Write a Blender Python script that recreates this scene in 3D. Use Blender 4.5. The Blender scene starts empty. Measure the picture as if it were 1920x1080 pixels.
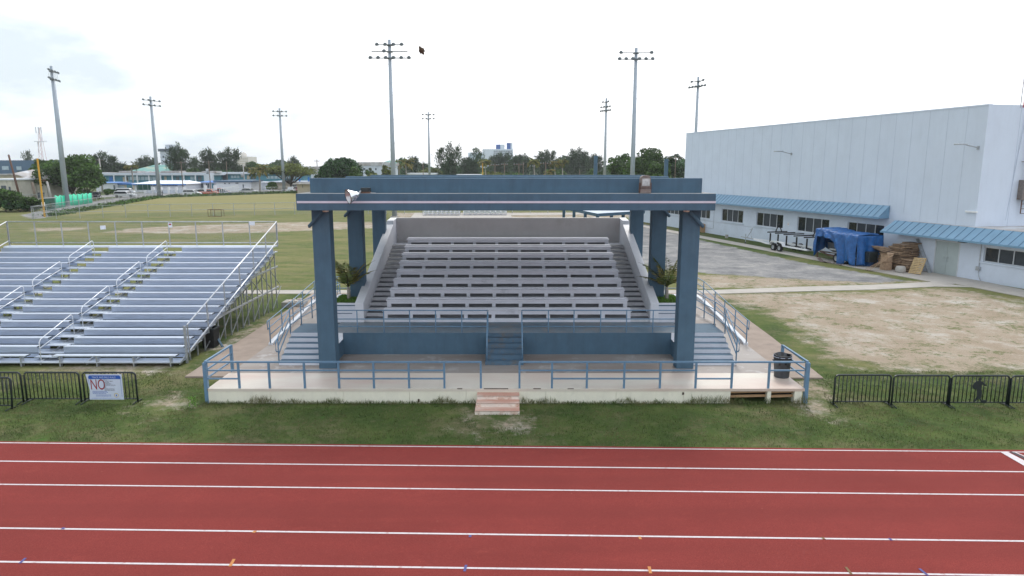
import bpy, math, random
import numpy as np
from mathutils import Matrix, Vector
random.seed(7)
S = bpy.context.scene
C = S.collection
R = math.radians
# ------------------------------------------------------------------ camera geometry helpers
F, P, H = 1280.0, math.atan(225.7/1280), 7.6
def ray(x, y):
    u = (x-960)/F; v = (540-y)/F
    return (u, math.cos(P)+v*math.sin(P), v*math.cos(P)-math.sin(P))
def g(x, y, z=0.0):
    r = ray(x, y); t = (z-H)/r[2]; return (r[0]*t, r[1]*t)
def d(x, y, Y):
    r = ray(x, y); t = Y/r[1]; return (r[0]*t, Y, H+r[2]*t)
def xat(px, Y, z):           # world X seen at column px for a point at depth Y, height z
    w = Y*math.cos(P)-(z-H)*math.sin(P); return (px-960)/F*w
# ------------------------------------------------------------------ object helpers
def tag(o, label=None, cat=None, group=None, kind=None):
    if label: o['label'] = label
    if cat: o['category'] = cat
    if group: o['group'] = group
    if kind: o['kind'] = kind
    return o
def thing(name, label, cat, loc=(0, 0, 0), rz=0.0, group=None):
    o = bpy.data.objects.new(name, None); C.objects.link(o)
    o.location = loc; o.rotation_euler = (0, 0, rz); o.empty_display_size = .3
    return tag(o, label, cat, group)
def root_loc(o):
    v = Vector((0, 0, 0))
    while o is not None:
        v += Vector(o.location); o = o.parent
    return v
def copy_tree(o, parent=None):
    c = o.copy(); C.objects.link(c)
    if parent is not None: c.parent = parent
    for ch in list(o.children): copy_tree(ch, c)
    return c
class MB:
    def __init__(s, T=None): s.v = []; s.f = []; s.m = []; s.T = T
    def add(s, vs, fs, mi=0):
        b = len(s.v)
        for p in vs:
            if s.T is not None: p = s.T @ Vector(p)
            s.v.append(tuple(p))
        for f in fs: s.f.append(tuple(b+i for i in f)); s.m.append(mi)
        return s
    def box(s, x0, x1, y0, y1, z0, z1, mi=0, top=None):
        s.add([(x0,y0,z0),(x1,y0,z0),(x1,y1,z0),(x0,y1,z0),(x0,y0,z1),(x1,y0,z1),(x1,y1,z1),(x0,y1,z1)],
              [(0,3,2,1),(0,1,5,4),(1,2,6,5),(2,3,7,6),(3,0,4,7)], mi)
        n = len(s.v); s.f.append((n-4,n-3,n-2,n-1)); s.m.append(mi if top is None else top); return s
    def tube(s, pts, r, n=8, mi=0, r2=None, cap=True):
        pts = [Vector(p) for p in pts]; k = len(pts); vs = []
        for i, p in enumerate(pts):
            if i == 0: t = pts[1]-p
            elif i == k-1: t = p-pts[-2]
            else: t = (pts[i+1]-p).normalized()+(p-pts[i-1]).normalized()
            t.normalize(); a = Vector((0,0,1)) if abs(t.z) < .95 else Vector((1,0,0))
            u = t.cross(a).normalized(); w = t.cross(u)
            rr = r if r2 is None else r+(r2-r)*i/(k-1)
            if isinstance(r, (list, tuple)): rr = r[i]
            for j in range(n):
                an = 2*math.pi*(j+.5)/n; vs.append(p+(u*math.cos(an)+w*math.sin(an))*rr)
        fs = [(i*n+j, (i+1)*n+j, (i+1)*n+(j+1) % n, i*n+(j+1) % n) for i in range(k-1) for j in range(n)]
        if cap: fs += [tuple(range(n)), tuple(reversed(range((k-1)*n, k*n)))]
        return s.add(vs, fs, mi)
    def bar(s, a, b, w, h=None, mi=0):            # rectangular bar from a to b
        h = h or w; a = Vector(a); b = Vector(b); t = (b-a).normalized()
        u = t.cross(Vector((0,0,1)) if abs(t.z) < .95 else Vector((0,1,0))).normalized(); q = u.cross(t)
        vs = [p+u*i*w/2+q*j*h/2 for p in (a, b) for i, j in ((-1,-1),(1,-1),(1,1),(-1,1))]
        return s.add(vs, [(0,1,2,3),(7,6,5,4),(0,4,5,1),(1,5,6,2),(2,6,7,3),(3,7,4,0)], mi)
    def lathe(s, prof, n=16, c=(0,0,0), mi=0):      # prof: (r, z)
        vs = [(c[0]+r*math.cos(2*math.pi*j/n), c[1]+r*math.sin(2*math.pi*j/n), c[2]+z) for r, z in prof for j in range(n)]
        k = len(prof)
        fs = [(i*n+j, i*n+(j+1) % n, (i+1)*n+(j+1) % n, (i+1)*n+j) for i in range(k-1) for j in range(n)]
        return s.add(vs, fs, mi)
    def prism(s, poly, a0, a1, axis='x', mi=0):     # poly in the other two axes
        def P3(p, a):
            return {'x': (a, p[0], p[1]), 'y': (p[0], a, p[1]), 'z': (p[0], p[1], a)}[axis]
        n = len(poly); vs = [P3(p, a0) for p in poly]+[P3(p, a1) for p in poly]
        return s.add(vs, [tuple(range(n)), tuple(reversed(range(n, 2*n)))]+[(i, i+n, (i+1) % n+n, (i+1) % n) for i in range(n)], mi)
    def build(s, name, mats, parent=None, smooth=False, world=True, bevel=0):
        if not isinstance(mats, (list, tuple)): mats = [mats]
        off = root_loc(parent) if (parent is not None and world) else Vector((0,0,0))
        me = bpy.data.meshes.new(name)
        me.from_pydata([(v[0]-off.x, v[1]-off.y, v[2]-off.z) for v in s.v], [], s.f)
        for m in mats: me.materials.append(m)
        if len(mats) > 1: me.polygons.foreach_set('material_index', s.m)
        import bmesh
        bm = bmesh.new(); bm.from_mesh(me); bmesh.ops.recalc_face_normals(bm, faces=bm.faces); bm.to_mesh(me); bm.free()
        if smooth: me.polygons.foreach_set('use_smooth', [True]*len(me.polygons))
        o = bpy.data.objects.new(name, me); C.objects.link(o)
        if parent is not None: o.parent = parent
        if bevel:
            b = o.modifiers.new('bevel', 'BEVEL'); b.width = bevel; b.segments = 2; b.limit_method = 'ANGLE'
        if smooth and hasattr(me, 'shade_auto_smooth'): pass
        return o
# ------------------------------------------------------------------ materials
def nt(name):
    m = bpy.data.materials.new(name); m.use_nodes = True; t = m.node_tree
    b = t.nodes['Principled BSDF']; return m, t, b
def N(t, typ, **kw):
    n = t.nodes.new(typ)
    for k, v in kw.items():
        if k.startswith('i_'): n.inputs[k[2:].replace('_', ' ')].default_value = v
        else: setattr(n, k, v)
    return n
def noise(t, scale, detail=4, rough=.6, vec=None, coord='Object', stretch=None):
    n = N(t, 'ShaderNodeTexNoise'); n.inputs['Scale'].default_value = scale
    n.inputs['Detail'].default_value = detail; n.inputs['Roughness'].default_value = rough
    if vec is None:
        tc = N(t, 'ShaderNodeTexCoord'); vec = tc.outputs[coord]
    if stretch:
        mp = N(t, 'ShaderNodeMapping'); mp.inputs['Scale'].default_value = stretch
        t.links.new(vec, mp.inputs['Vector']); vec = mp.outputs['Vector']
    t.links.new(vec, n.inputs['Vector']); return n.outputs['Fac']
def ramp(t, fac, stops):
    r = N(t, 'ShaderNodeValToRGB'); e = r.color_ramp.elements
    while len(e) < len(stops): e.new(.5)
    for i, (p, c) in enumerate(stops):
        e[i].position = p; e[i].color = (*c, 1) if len(c) == 3 else c
    t.links.new(fac, r.inputs['Fac']); return r.outputs['Color']
def mixc(t, fac, a, b, mode='MIX'):
    m = N(t, 'ShaderNodeMix', data_type='RGBA', blend_type=mode)
    for sock, val in ((m.inputs[0], fac), (m.inputs[6], a), (m.inputs[7], b)):
        if hasattr(val, 'is_linked') or hasattr(val, 'links'): t.links.new(val, sock)
        elif isinstance(val, (tuple, list)): sock.default_value = (*val, 1) if len(val) == 3 else val
        else: sock.default_value = val
    return m.outputs[2]
def math_(t, op, a, b=None, c=None, clamp=False):
    m = N(t, 'ShaderNodeMath', operation=op, use_clamp=clamp)
    for s_, v in zip(m.inputs, (a, b, c)):
        if v is None: continue
        if hasattr(v, 'links'): t.links.new(v, s_)
        else: s_.default_value = v
    return m.outputs[0]
def bump(t, b, h, strength=.3, dist=.02):
    n = N(t, 'ShaderNodeBump'); n.inputs['Strength'].default_value = strength; n.inputs['Distance'].default_value = dist
    t.links.new(h, n.inputs['Height']); t.links.new(n.outputs['Normal'], b.inputs['Normal'])
def mat(name, col, rough=.7, var=.15, scale=3, metal=0, bmp=0, bscale=40, stain=None, stain_scale=1.2, stain_lo=.55, stretch=None, spec=None, streak=0):
    m, t, b = nt(name)
    b.inputs['Roughness'].default_value = rough; b.inputs['Metallic'].default_value = metal
    if spec is not None: b.inputs['Specular IOR Level'].default_value = spec
    f = noise(t, scale, 5, .65, stretch=stretch)
    lo = tuple(c*(1-var) for c in col); hi = tuple(min(1, c*(1+var)) for c in col)
    c = ramp(t, f, [(.3, lo), (.7, hi)])
    if stain:
        f2 = noise(t, stain_scale, 6, .7, stretch=stretch)
        k = ramp(t, f2, [(stain_lo, (0,0,0)), (min(1, stain_lo+.16), (1,1,1))])
        c = mixc(t, k, c, stain)
    if streak:
        ge = N(t, 'ShaderNodeNewGeometry'); f3 = noise(t, 3.2, 5, .7, vec=ge.outputs['Position'], stretch=(1,1,.10)); f4 = noise(t, .8, 4, .6, vec=ge.outputs['Position'])
        k3 = math_(t, 'MULTIPLY', ramp(t, math_(t, 'ADD', math_(t, 'MULTIPLY', f3, .7), math_(t, 'MULTIPLY', f4, .3)), [(.48, (0,0,0)), (.68, (1,1,1))]), streak)
        c = mixc(t, k3, c, tuple(x*.55+.01 for x in col))
    t.links.new(c, b.inputs['Base Color'])
    if bmp: bump(t, b, noise(t, bscale, 3, .6), bmp)
    return m
M = {}
M['blue'] = mat('blue_paint', (.062,.125,.185), .72, .10, 1.5, bmp=.25, bscale=60, stain=(.080,.145,.20), stain_scale=.7, streak=.5)
M['blue_floor'] = mat('worn_blue_floor', (.13,.20,.26), .55, .2, 2, stain=(.20,.215,.23), stain_scale=1.1, stain_lo=.45)
M['blue_rail'] = mat('blue_rail_paint', (.13,.24,.36), .38, .12, 8)
M['white_paint'] = mat('white_wall_paint', (.66,.68,.74), .6, .06, 2, bmp=.1, stain=(.55,.56,.6), stain_scale=1)
M['bench'] = mat('grey_white_bench_paint', (.69,.70,.76), .6, .05, 2, bmp=.08, stain=(.52,.53,.57), stain_scale=1.2, stain_lo=.6)
M['parapet'] = mat('parapet_paint', (.72,.73,.77), .5, .05, 2, stain=(.62,.62,.65), stain_scale=1.5)
M['rearwall'] = mat('rear_wall_paint', (.50,.48,.47), .65, .06, 1.5, stain=(.44,.42,.40), stain_scale=.8)
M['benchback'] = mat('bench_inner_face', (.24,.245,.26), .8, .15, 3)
M['tread'] = mat('dirty_tread', (.13,.14,.155), .8, .3, 6, stain=(.15,.15,.155), stain_scale=3)
M['riser'] = mat('step_riser', (.60,.60,.62), .8, .12, 5, stain=(.36,.35,.35), stain_scale=3, stain_lo=.64)
M['stripe'] = mat('pale_stripe', (.62,.58,.66), .6, .06, 4)
M['rooftop'] = mat('roof_top', (.27,.28,.28), .9, .3, 2, stain=(.1,.1,.1), stain_scale=2)
M['cream'] = mat('cream_plinth', (.80,.77,.64), .8, .05, 2.5, bmp=.15, stain=(.62,.60,.50), stain_scale=1.6, stain_lo=.62, streak=.18)
M['concrete'] = mat('concrete', (.38,.36,.33), .9, .15, 3, bmp=.1)
M['walk'] = mat('concrete_walk', (.42,.385,.345), .9, .12, 1.2, bmp=.1, stain=(.38,.35,.32), stain_scale=.8)
M['brown_walk'] = mat('brown_sidewalk', (.31,.245,.20), .9, .14, 1.5, bmp=.1, stain=(.24,.19,.16), stain_scale=1)
M['alu'] = mat('aluminium', (.64,.70,.79), .38, .10, 2, metal=.75, stretch=(1,8,8))
M['alu_riser'] = mat('aluminium_riser', (.42,.48,.59), .42, .14, 2.5, metal=.6, stretch=(.6,6,6))
M['galv'] = mat('galvanised_steel', (.42,.44,.46), .45, .2, 6, metal=.6)
M['pole'] = mat('galvanised_pole', (.36,.41,.46), .5, .12, 1.5, metal=.3, stretch=(1,1,.3))
M['whiterail'] = mat('bright_rail', (.80,.82,.85), .3, .05, 4, metal=.3)
M['black'] = mat('black_paint', (.016,.024,.026), .45, .3, 12)
M['rubber'] = mat('rubber', (.018,.018,.018), .85, .3, 12)
M['bin'] = mat('dark_grey_plastic', (.055,.062,.072), .5, .2, 8)
M['liner'] = mat('black_liner', (.01,.01,.012), .3, .3, 10)
M['wood'] = mat('rough_lumber', (.42,.26,.14), .85, .25, 3, stretch=(1,12,12))
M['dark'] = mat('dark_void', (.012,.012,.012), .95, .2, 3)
M['soil'] = mat('soil', (.07,.05,.035), .95, .3, 5)
M['bwall'] = mat('building_render', (.64,.70,.80), .75, .05, 1.0, bmp=.3, bscale=25, stain=(.57,.62,.70), stain_scale=.35)
M['bpanel'] = mat('building_panel', (.63,.695,.79), .75, .04, .6, bmp=.35, bscale=18, stain=(.59,.655,.75), stain_scale=.3, streak=.10)
M['groove'] = mat('panel_groove', (.50,.56,.65), .9, .1, 2)
M['bawn'] = mat('blue_metal_roof', (.17,.31,.44), .4, .10, 1.2)
M['bseam'] = mat('blue_roof_seam', (.10,.19,.28), .5, .1, 1.2)
M['wframe'] = mat('white_frame', (.60,.62,.65), .5, .06, 3)
M['wglass'] = mat('dark_glass', (.018,.024,.030), .12, .5, 1.5, stain=(.05,.045,.035), stain_scale=1)
M['wscreen'] = mat('window_screen', (.035,.045,.058), .5, .2, 3)
M['door'] = mat('grey_green_door', (.44,.50,.50), .5, .05, 2)
M['tarp'] = mat('blue_tarp', (.012,.095,.30), .40, .35, 3.5, bmp=1.0, bscale=5, stain=(.025,.17,.46), stain_scale=2)
M['card'] = mat('cardboard', (.40,.275,.18), .9, .3, 4, stain=(.20,.125,.08), stain_scale=3)
M['cardd'] = mat('old_cardboard', (.29,.205,.145), .9, .35, 5, stain=(.12,.085,.06), stain_scale=3)
M['pallet'] = mat('pallet_wood', (.50,.36,.19), .85, .2, 6)
M['white'] = mat('white_gloss', (.78,.79,.80), .35, .05, 4)
M['whitem'] = mat('white_matt', (.72,.74,.78), .7, .08, 1)
M['red'] = mat('red_plastic', (.45,.03,.03), .5, .1, 4)
M['signblue'] = mat('sign_blue', (.02,.10,.42), .5, .08, 4)
M['signred'] = mat('sign_red', (.30,.03,.035), .5, .08, 4)
M['signink'] = mat('sign_black', (.03,.03,.04), .6, .08, 4)
M['gold'] = mat('seal_gold', (.55,.40,.08), .5, .08, 4)
M['signwhite'] = mat('sign_white', (.56,.62,.74), .55, .06, 5)
M['yellow'] = mat('yellow_paint', (.62,.33,.03), .5, .1, 3)
M['rust'] = mat('rusty_metal', (.13,.07,.05), .85, .3, 5)
M['tgreen'] = mat('green_sheet', (.02,.58,.34), .6, .18, 2.5, stretch=(1,1,.2))
M['dgreen'] = mat('dark_green_paint', (.02,.085,.06), .6, .2, 2)
M['teal'] = mat('teal_wall', (.085,.25,.33), .8, .18, .35, stain=(.20,.36,.43), stain_scale=.3)
M['palewall'] = mat('pale_wall', (.58,.63,.70), .85, .08, .4, stain=(.45,.48,.52), stain_scale=.3)
M['oldwall'] = mat('stained_old_wall', (.55,.52,.45), .9, .15, .6, stain=(.22,.2,.18), stain_scale=.5)
M['tan'] = mat('tan_wall', (.50,.44,.34), .9, .1, .4)
M['roofw'] = mat('white_roof', (.72,.75,.80), .5, .06, .5)
M['roofg'] = mat('weathered_roof', (.36,.33,.31), .85, .35, .35, stain=(.55,.56,.58), stain_scale=.3, stain_lo=.45)
M['rooft'] = mat('faded_green_roof', (.13,.31,.28), .7, .15, .3, stain=(.55,.42,.22), stain_scale=.12, stain_lo=.58)
M['bluet'] = mat('bright_blue_trim', (.03,.17,.50), .5, .1, .8)
M['ware'] = mat('warehouse_blue', (.065,.13,.21), .6, .1, .3)
M['beige'] = mat('beige_tower', (.66,.62,.56), .8, .06, .2)
M['hotel'] = mat('hotel_white', (.66,.72,.78), .8, .06, .2)
M['hblue'] = mat('hotel_blue', (.05,.13,.38), .5, .1, .4)
M['farwin'] = mat('far_window', (.09,.115,.14), .3, .3, .5)
M['palepane'] = mat('pale_louvre', (.40,.50,.56), .5, .15, .6)
M['carglass'] = mat('car_glass', (.02,.025,.03), .1, .2, 3)
M['woodpole'] = mat('wooden_pole', (.17,.13,.10), .9, .25, 2)
M['concpole'] = mat('concrete_pole', (.40,.38,.36), .9, .12, 2)
M['bark'] = mat('bark', (.12,.10,.08), .95, .3, 4)
M['palmbark'] = mat('palm_bark', (.30,.28,.25), .95, .25, 5, stretch=(1,1,6))
M['lampglass'] = mat('lamp_glass', (.45,.46,.46), .2, .4, 5, metal=.3)
M['chrome'] = mat('spun_aluminium', (.80,.82,.84), .22, .08, 3, metal=.9)
M['insul'] = mat('reflector_inside', (.62,.62,.63), .35, .08, 3, metal=.5)
M['greyhousing'] = mat('weathered_housing', (.20,.17,.155), .8, .25, 8)
M['bird'] = mat('brown_feathers', (.07,.045,.025), .9, .3, 20)
M['skin'] = mat('skin', (.25,.14,.09), .6, .1, 8)
M['cloth'] = mat('dark_clothes', (.05,.055,.07), .9, .2, 8)
def leafmat(name, col, dry=(.30,.24,.10), dryf=.0):
    m, t, b = nt(name); b.inputs['Roughness'].default_value = .6
    b.inputs['Specular IOR Level'].default_value = .3
    at = N(t, 'ShaderNodeAttribute', attribute_name='rnd')
    c = ramp(t, at.outputs['Fac'], [(0, tuple(x*.35 for x in col)), (.5, col), (1, tuple(x*2.0 for x in col))])
    if dryf: c = mixc(t, ramp(t, noise(t, .8, 3), [(1-dryf-.12, (0,0,0)), (1-dryf+.12, (1,1,1))]), c, dry)
    t.links.new(c, b.inputs['Base Color'])
    tr = N(t, 'ShaderNodeBsdfTranslucent'); t.links.new(c, tr.inputs['Color'])
    mx = N(t, 'ShaderNodeMixShader'); mx.inputs[0].default_value = .25
    t.links.new(b.outputs[0], mx.inputs[1]); t.links.new(tr.outputs[0], mx.inputs[2])
    t.links.new(mx.outputs[0], t.nodes['Material Output'].inputs['Surface']); return m
M['leaf'] = leafmat('broad_leaves', (.065,.125,.026))
M['leafd'] = leafmat('dark_leaves', (.032,.080,.022))
M['leafy'] = leafmat('yellowish_leaves', (.13,.155,.04))
M['leafb'] = leafmat('bright_shrub_leaves', (.09,.17,.03))
M['leafc'] = leafmat('needle_foliage', (.048,.080,.036))
M['leafp'] = leafmat('palm_leaflets', (.095,.13,.035), (.34,.25,.07), .45)
def linkmat(name='chain_link', p=.06, w=.055):
    m, t, b = nt(name); b.inputs['Base Color'].default_value = (.30,.32,.34,1); b.inputs['Metallic'].default_value = .5
    b.inputs['Roughness'].default_value = .5
    ge = N(t, 'ShaderNodeNewGeometry'); sx = N(t, 'ShaderNodeSeparateXYZ'); t.links.new(ge.outputs['Position'], sx.inputs[0])
    a = math_(t, 'ADD', sx.outputs[0], sx.outputs[1]); z = sx.outputs[2]
    k1 = math_(t, 'LESS_THAN', math_(t, 'FRACT', math_(t, 'DIVIDE', math_(t, 'ADD', a, z), p)), w)
    k2 = math_(t, 'LESS_THAN', math_(t, 'FRACT', math_(t, 'DIVIDE', math_(t, 'SUBTRACT', a, z), p)), w)
    t.links.new(math_(t, 'MAXIMUM', k1, k2), b.inputs['Alpha']); return m
M['link'] = linkmat()
# painted concrete steps of the front, with rust-pink wear on treads
def floor_mat(name, base, pink, brown, lo1=.5, lo2=.55, sc=.5, rough=.5):
    m, t, b = nt(name); b.inputs['Roughness'].default_value = rough
    c = mixc(t, ramp(t, noise(t, sc, 5, .6, stretch=(.5,1.4,1)), [(lo1-.1, (0,0,0)), (lo1+.15, (1,1,1))]), base, pink)
    c = mixc(t, ramp(t, noise(t, sc*2.3, 6, .7), [(lo2, (0,0,0)), (lo2+.12, (1,1,1))]), c, brown)
    c = mixc(t, math_(t, 'MULTIPLY', noise(t, 14, 3), .35), c, tuple(x*.7 for x in base))
    t.links.new(c, b.inputs['Base Color']); bump(t, b, noise(t, 30, 3), .12); return m
M['platform'] = floor_mat('platform_floor', (.70,.64,.55), (.60,.45,.38), (.62,.56,.48), .52, .6, .35, .42)
M['terrace'] = floor_mat('terrace_floor', (.33,.295,.27), (.25,.20,.17), (.46,.43,.42), .5, .56, .6, .55)
M['steps'] = floor_mat('pink_steps', (.66,.50,.42), (.52,.26,.19), (.66,.58,.50), .44, .6, 1.8, .7)
# ================================================================== GROUND
def sdf(poly, X, Y):
    poly = np.array(poly, float); n = len(poly); D = np.full(X.shape, 1e9); ins = np.zeros(X.shape, bool)
    for i in range(n):
        a = poly[i]; b = poly[(i+1) % n]; e = b-a
        wx = X-a[0]; wy = Y-a[1]; tt = np.clip((wx*e[0]+wy*e[1])/(e@e+1e-9), 0, 1)
        D = np.minimum(D, (wx-e[0]*tt)**2+(wy-e[1]*tt)**2)
        c = (a[1] <= Y) != (b[1] <= Y)
        with np.errstate(divide='ignore', invalid='ignore'):
            ins ^= c & (X < (b[0]-a[0])*(Y-a[1])/(b[1]-a[1]+1e-12)+a[0])
    return np.where(ins, 1, -1)*np.sqrt(D)
def G(pts): return [g(*p) for p in pts]
def steps(*segs):
    out = []
    for a, b, s_ in segs: out += list(np.arange(a, b, s_))
    return np.array(out+[segs[-1][1]])
gx = steps((-2600,-600,400),(-600,-150,30),(-150,-45,2.5),(-45,45,.5),(45,150,3),(150,600,30),(600,2600,400))
gy = steps((-60,0,10),(0,18,3),(18,60,.4),(60,130,1),(130,300,3),(300,900,60),(900,4200,500))
GX, GY = np.meshgrid(gx, gy)
polys = {
 'gravel': [[(1335,553),(1640,547),(1760,541),(1830,549),(1925,572),(2100,640),(2100,700),(1900,693),(1760,694),(1640,690),(1570,670),(1530,640),(1500,612),(1430,580),(1370,566)],
            [(1290,516),(1500,521),(1740,528),(1560,535),(1300,541)],
            [(190,436),(260,427),(420,420),(590,416),(735,417),(735,426),(590,432),(500,436),(350,438)],
            [(60,428),(160,426),(160,431),(60,434)],
            [(1206,408),(1236,408),(1236,414),(1206,413)],
            [(268,767),(290,755),(330,752),(347,759),(320,770)], [(100,692),(150,684),(290,685),(330,690),(300,697),(180,698)],
            [(1505,718),(1528,718),(1545,758),(1550,780),(1530,777),(1512,745)], [(905,783),(965,784),(975,798),(900,802)],
            [(405,655),(470,612),(515,592),(525,598),(450,642),(415,668)], [(1580,640),(1600,636),(1600,640),(1585,644)],
            [(740,408),(1200,408),(1200,398),(740,399)]],
 'asph': [[(1150,417),(1215,421),(1265,437),(1317,451),(1420,474),(1520,496),(1600,508.5),(1655,518),(1700,527),(1640,530),(1500,524),(1330,513),(1225,503),(1150,470)],
          [(62,413),(130,399),(230,379),(292,369),(292,363),(200,373),(110,390),(40,403)],
          [(130,376),(185,370),(400,366.5),(470,362),(620,356),(620,351),(430,356),(290,361),(200,365),(130,370)]],
 'dry': [[(-600,760),(60,745),(250,735),(340,740),(385,700),(385,600),(520,560),(1400,560),(1480,680),(1560,705),(2100,700),(2100,480),(1300,480),(1300,405),(1300,345),(400,352),(180,380),(-600,400)]],
 'far': [[(60,405),(130,400),(290,372),(400,367),(560,362),(1300,355),(1300,392),(560,395),(300,398)]],
}
att = {}
for k, pl in polys.items():
    v = np.full(GX.shape, -1e9)
    for p in pl: v = np.maximum(v, sdf(G(p), GX, GY))
    att[k] = np.clip(v, -2 if k == 'dry' else -6, 6)
me = bpy.data.meshes.new('ground')
ny, nx = GX.shape
vs = np.stack([GX.ravel(), GY.ravel(), np.zeros(GX.size)], 1)
idx = np.arange(GX.size).reshape(ny, nx)
fs = np.stack([idx[:-1,:-1].ravel(), idx[:-1,1:].ravel(), idx[1:,1:].ravel(), idx[1:,:-1].ravel()], 1)
me.from_pydata(vs.tolist(), [], fs.tolist())
for k, v in att.items():
    a = me.attributes.new(k, 'FLOAT', 'POINT'); a.data.foreach_set('value', v.ravel().astype(np.float32))
def ground_mat():
    m, t, b = nt('ground_cover'); b.inputs['Roughness'].default_value = .95; b.inputs['Specular IOR Level'].default_value = .15
    ge = N(t, 'ShaderNodeNewGeometry'); pos = ge.outputs['Position']
    def A(n): return N(t, 'ShaderNodeAttribute', attribute_name=n).outputs['Fac']
    def ns(s_, dt=4, r_=.6, st=None): return noise(t, s_, dt, r_, vec=pos, stretch=st)
    big = ns(.12, 4); mid = ns(.6, 5, .65); fine = ns(5, 5, .7); vf = ns(22, 4, .75, (1,.6,1))
    # lush turf
    lush = ramp(t, mid, [(.28, (.042,.070,.020)), (.5, (.070,.110,.026)), (.72, (.12,.15,.042))])
    lush = mixc(t, ramp(t, fine, [(.5, (0,0,0)), (.72, (.55,.55,.55))]), lush, (.15,.155,.065))
    lush = mixc(t, ramp(t, ns(1.3, 6, .7), [(.60, (0,0,0)), (.72, (.8,.8,.8))]), lush, (.055,.155,.022))
    dry = ramp(t, big, [(.35, (.135,.16,.045)), (.65, (.23,.205,.085))])
    dry = mixc(t, ramp(t, ns(.5, 6, .75, (.35,1,1)), [(.44, (0,0,0)), (.60, (.9,.9,.9))]), dry, (.085,.125,.028))
    dry = mixc(t, ramp(t, ns(1.6, 6, .8, (.5,1,1)), [(.52, (0,0,0)), (.68, (.7,.7,.7))]), dry, (.29,.25,.13))
    dry = mixc(t, ramp(t, fine, [(.5, (0,0,0)), (.8, (.6,.6,.6))]), dry, (.26,.235,.12))
    far = ramp(t, ns(.05, 6, .7, (.3,1,1)), [(.35, (.215,.21,.075)), (.65, (.29,.255,.115))])
    kd = ramp(t, math_(t, 'ADD', math_(t, 'MULTIPLY', A('dry'), .09), math_(t, 'MULTIPLY', mid, 1.0)), [(.45, (0,0,0)), (.85, (1,1,1))])
    c = mixc(t, kd, lush, dry)
    # straw-coloured worn patches in the front turf
    kp = ramp(t, math_(t, 'ADD', math_(t,'MULTIPLY', ns(.35, 6, .7), .7), math_(t,'MULTIPLY', ns(3.2, 4, .7), .3)), [(.50, (0,0,0)), (.66, (.85,.85,.85))])
    c = mixc(t, kp, c, (.20,.17,.095))
    kf = ramp(t, math_(t, 'ADD', math_(t, 'MULTIPLY', A('far'), .2), big), [(.4, (0,0,0)), (.75, (1,1,1))])
    c = mixc(t, kf, c, far)
    # gravel / bare coral
    gcol = ramp(t, ns(.5, 5, .6), [(.3, (.37,.285,.20)), (.55, (.46,.375,.28)), (.75, (.52,.47,.40))])
    gcol = mixc(t, ramp(t, ns(9, 5, .8), [(.35, (.5,.5,.5)), (.75, (0,0,0))]), gcol, (.25,.20,.155))
    gcol = mixc(t, ramp(t, ns(.25, 6, .8), [(.50, (0,0,0)), (.66, (.75,.75,.75))]), gcol, (.56,.52,.47))
    gcol = mixc(t, ramp(t, math_(t,'ADD', math_(t,'MULTIPLY', ns(.6, 6, .85), .6), math_(t,'MULTIPLY', ns(3.5, 4, .8), .4)), [(.52, (0,0,0)), (.57, (.85,.85,.85))]), gcol, (.13,.15,.05))
    gcol = mixc(t, ramp(t, ns(26, 2, .8), [(.60, (0,0,0)), (.68, (.8,.8,.8))]), gcol, (.60,.57,.53))
    kg = ramp(t, math_(t, 'ADD', math_(t, 'MULTIPLY', A('gravel'), .13), math_(t, 'ADD', math_(t, 'MULTIPLY', ns(.9, 6, .75), .8), math_(t, 'MULTIPLY', ns(7, 4, .8), .35))), [(.50, (0,0,0)), (.66, (1,1,1))])
    c = mixc(t, kg, c, gcol)
    acol = ramp(t, ns(.4, 8, .8), [(.36, (.17,.17,.175)), (.50, (.28,.275,.275)), (.64, (.44,.42,.39))])
    acol = mixc(t, ramp(t, ns(12, 4, .8), [(.45, (.0,.0,.0)), (.8, (.5,.5,.5))]), acol, (.14,.14,.145))
    ka = ramp(t, math_(t, 'ADD', math_(t, 'MULTIPLY', A('asph'), .3), math_(t, 'ADD', math_(t, 'MULTIPLY', ns(.8, 6, .7), .7), math_(t, 'MULTIPLY', ns(5, 4, .8), .3))), [(.44, (0,0,0)), (.56, (1,1,1))])
    c = mixc(t, ka, c, acol)
    c = mixc(t, math_(t, 'MULTIPLY', ramp(t, vf, [(.35, (1,1,1)), (.65, (0,0,0))]), .45), c, mixc(t, .55, c, (.02,.02,.012)))
    t.links.new(c, b.inputs['Base Color']); bump(t, b, ns(18, 4, .8), .5, .04); return m
me.materials.append(ground_mat())
o = bpy.data.objects.new('ground', me); C.objects.link(o); tag(o, kind='structure')

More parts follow.
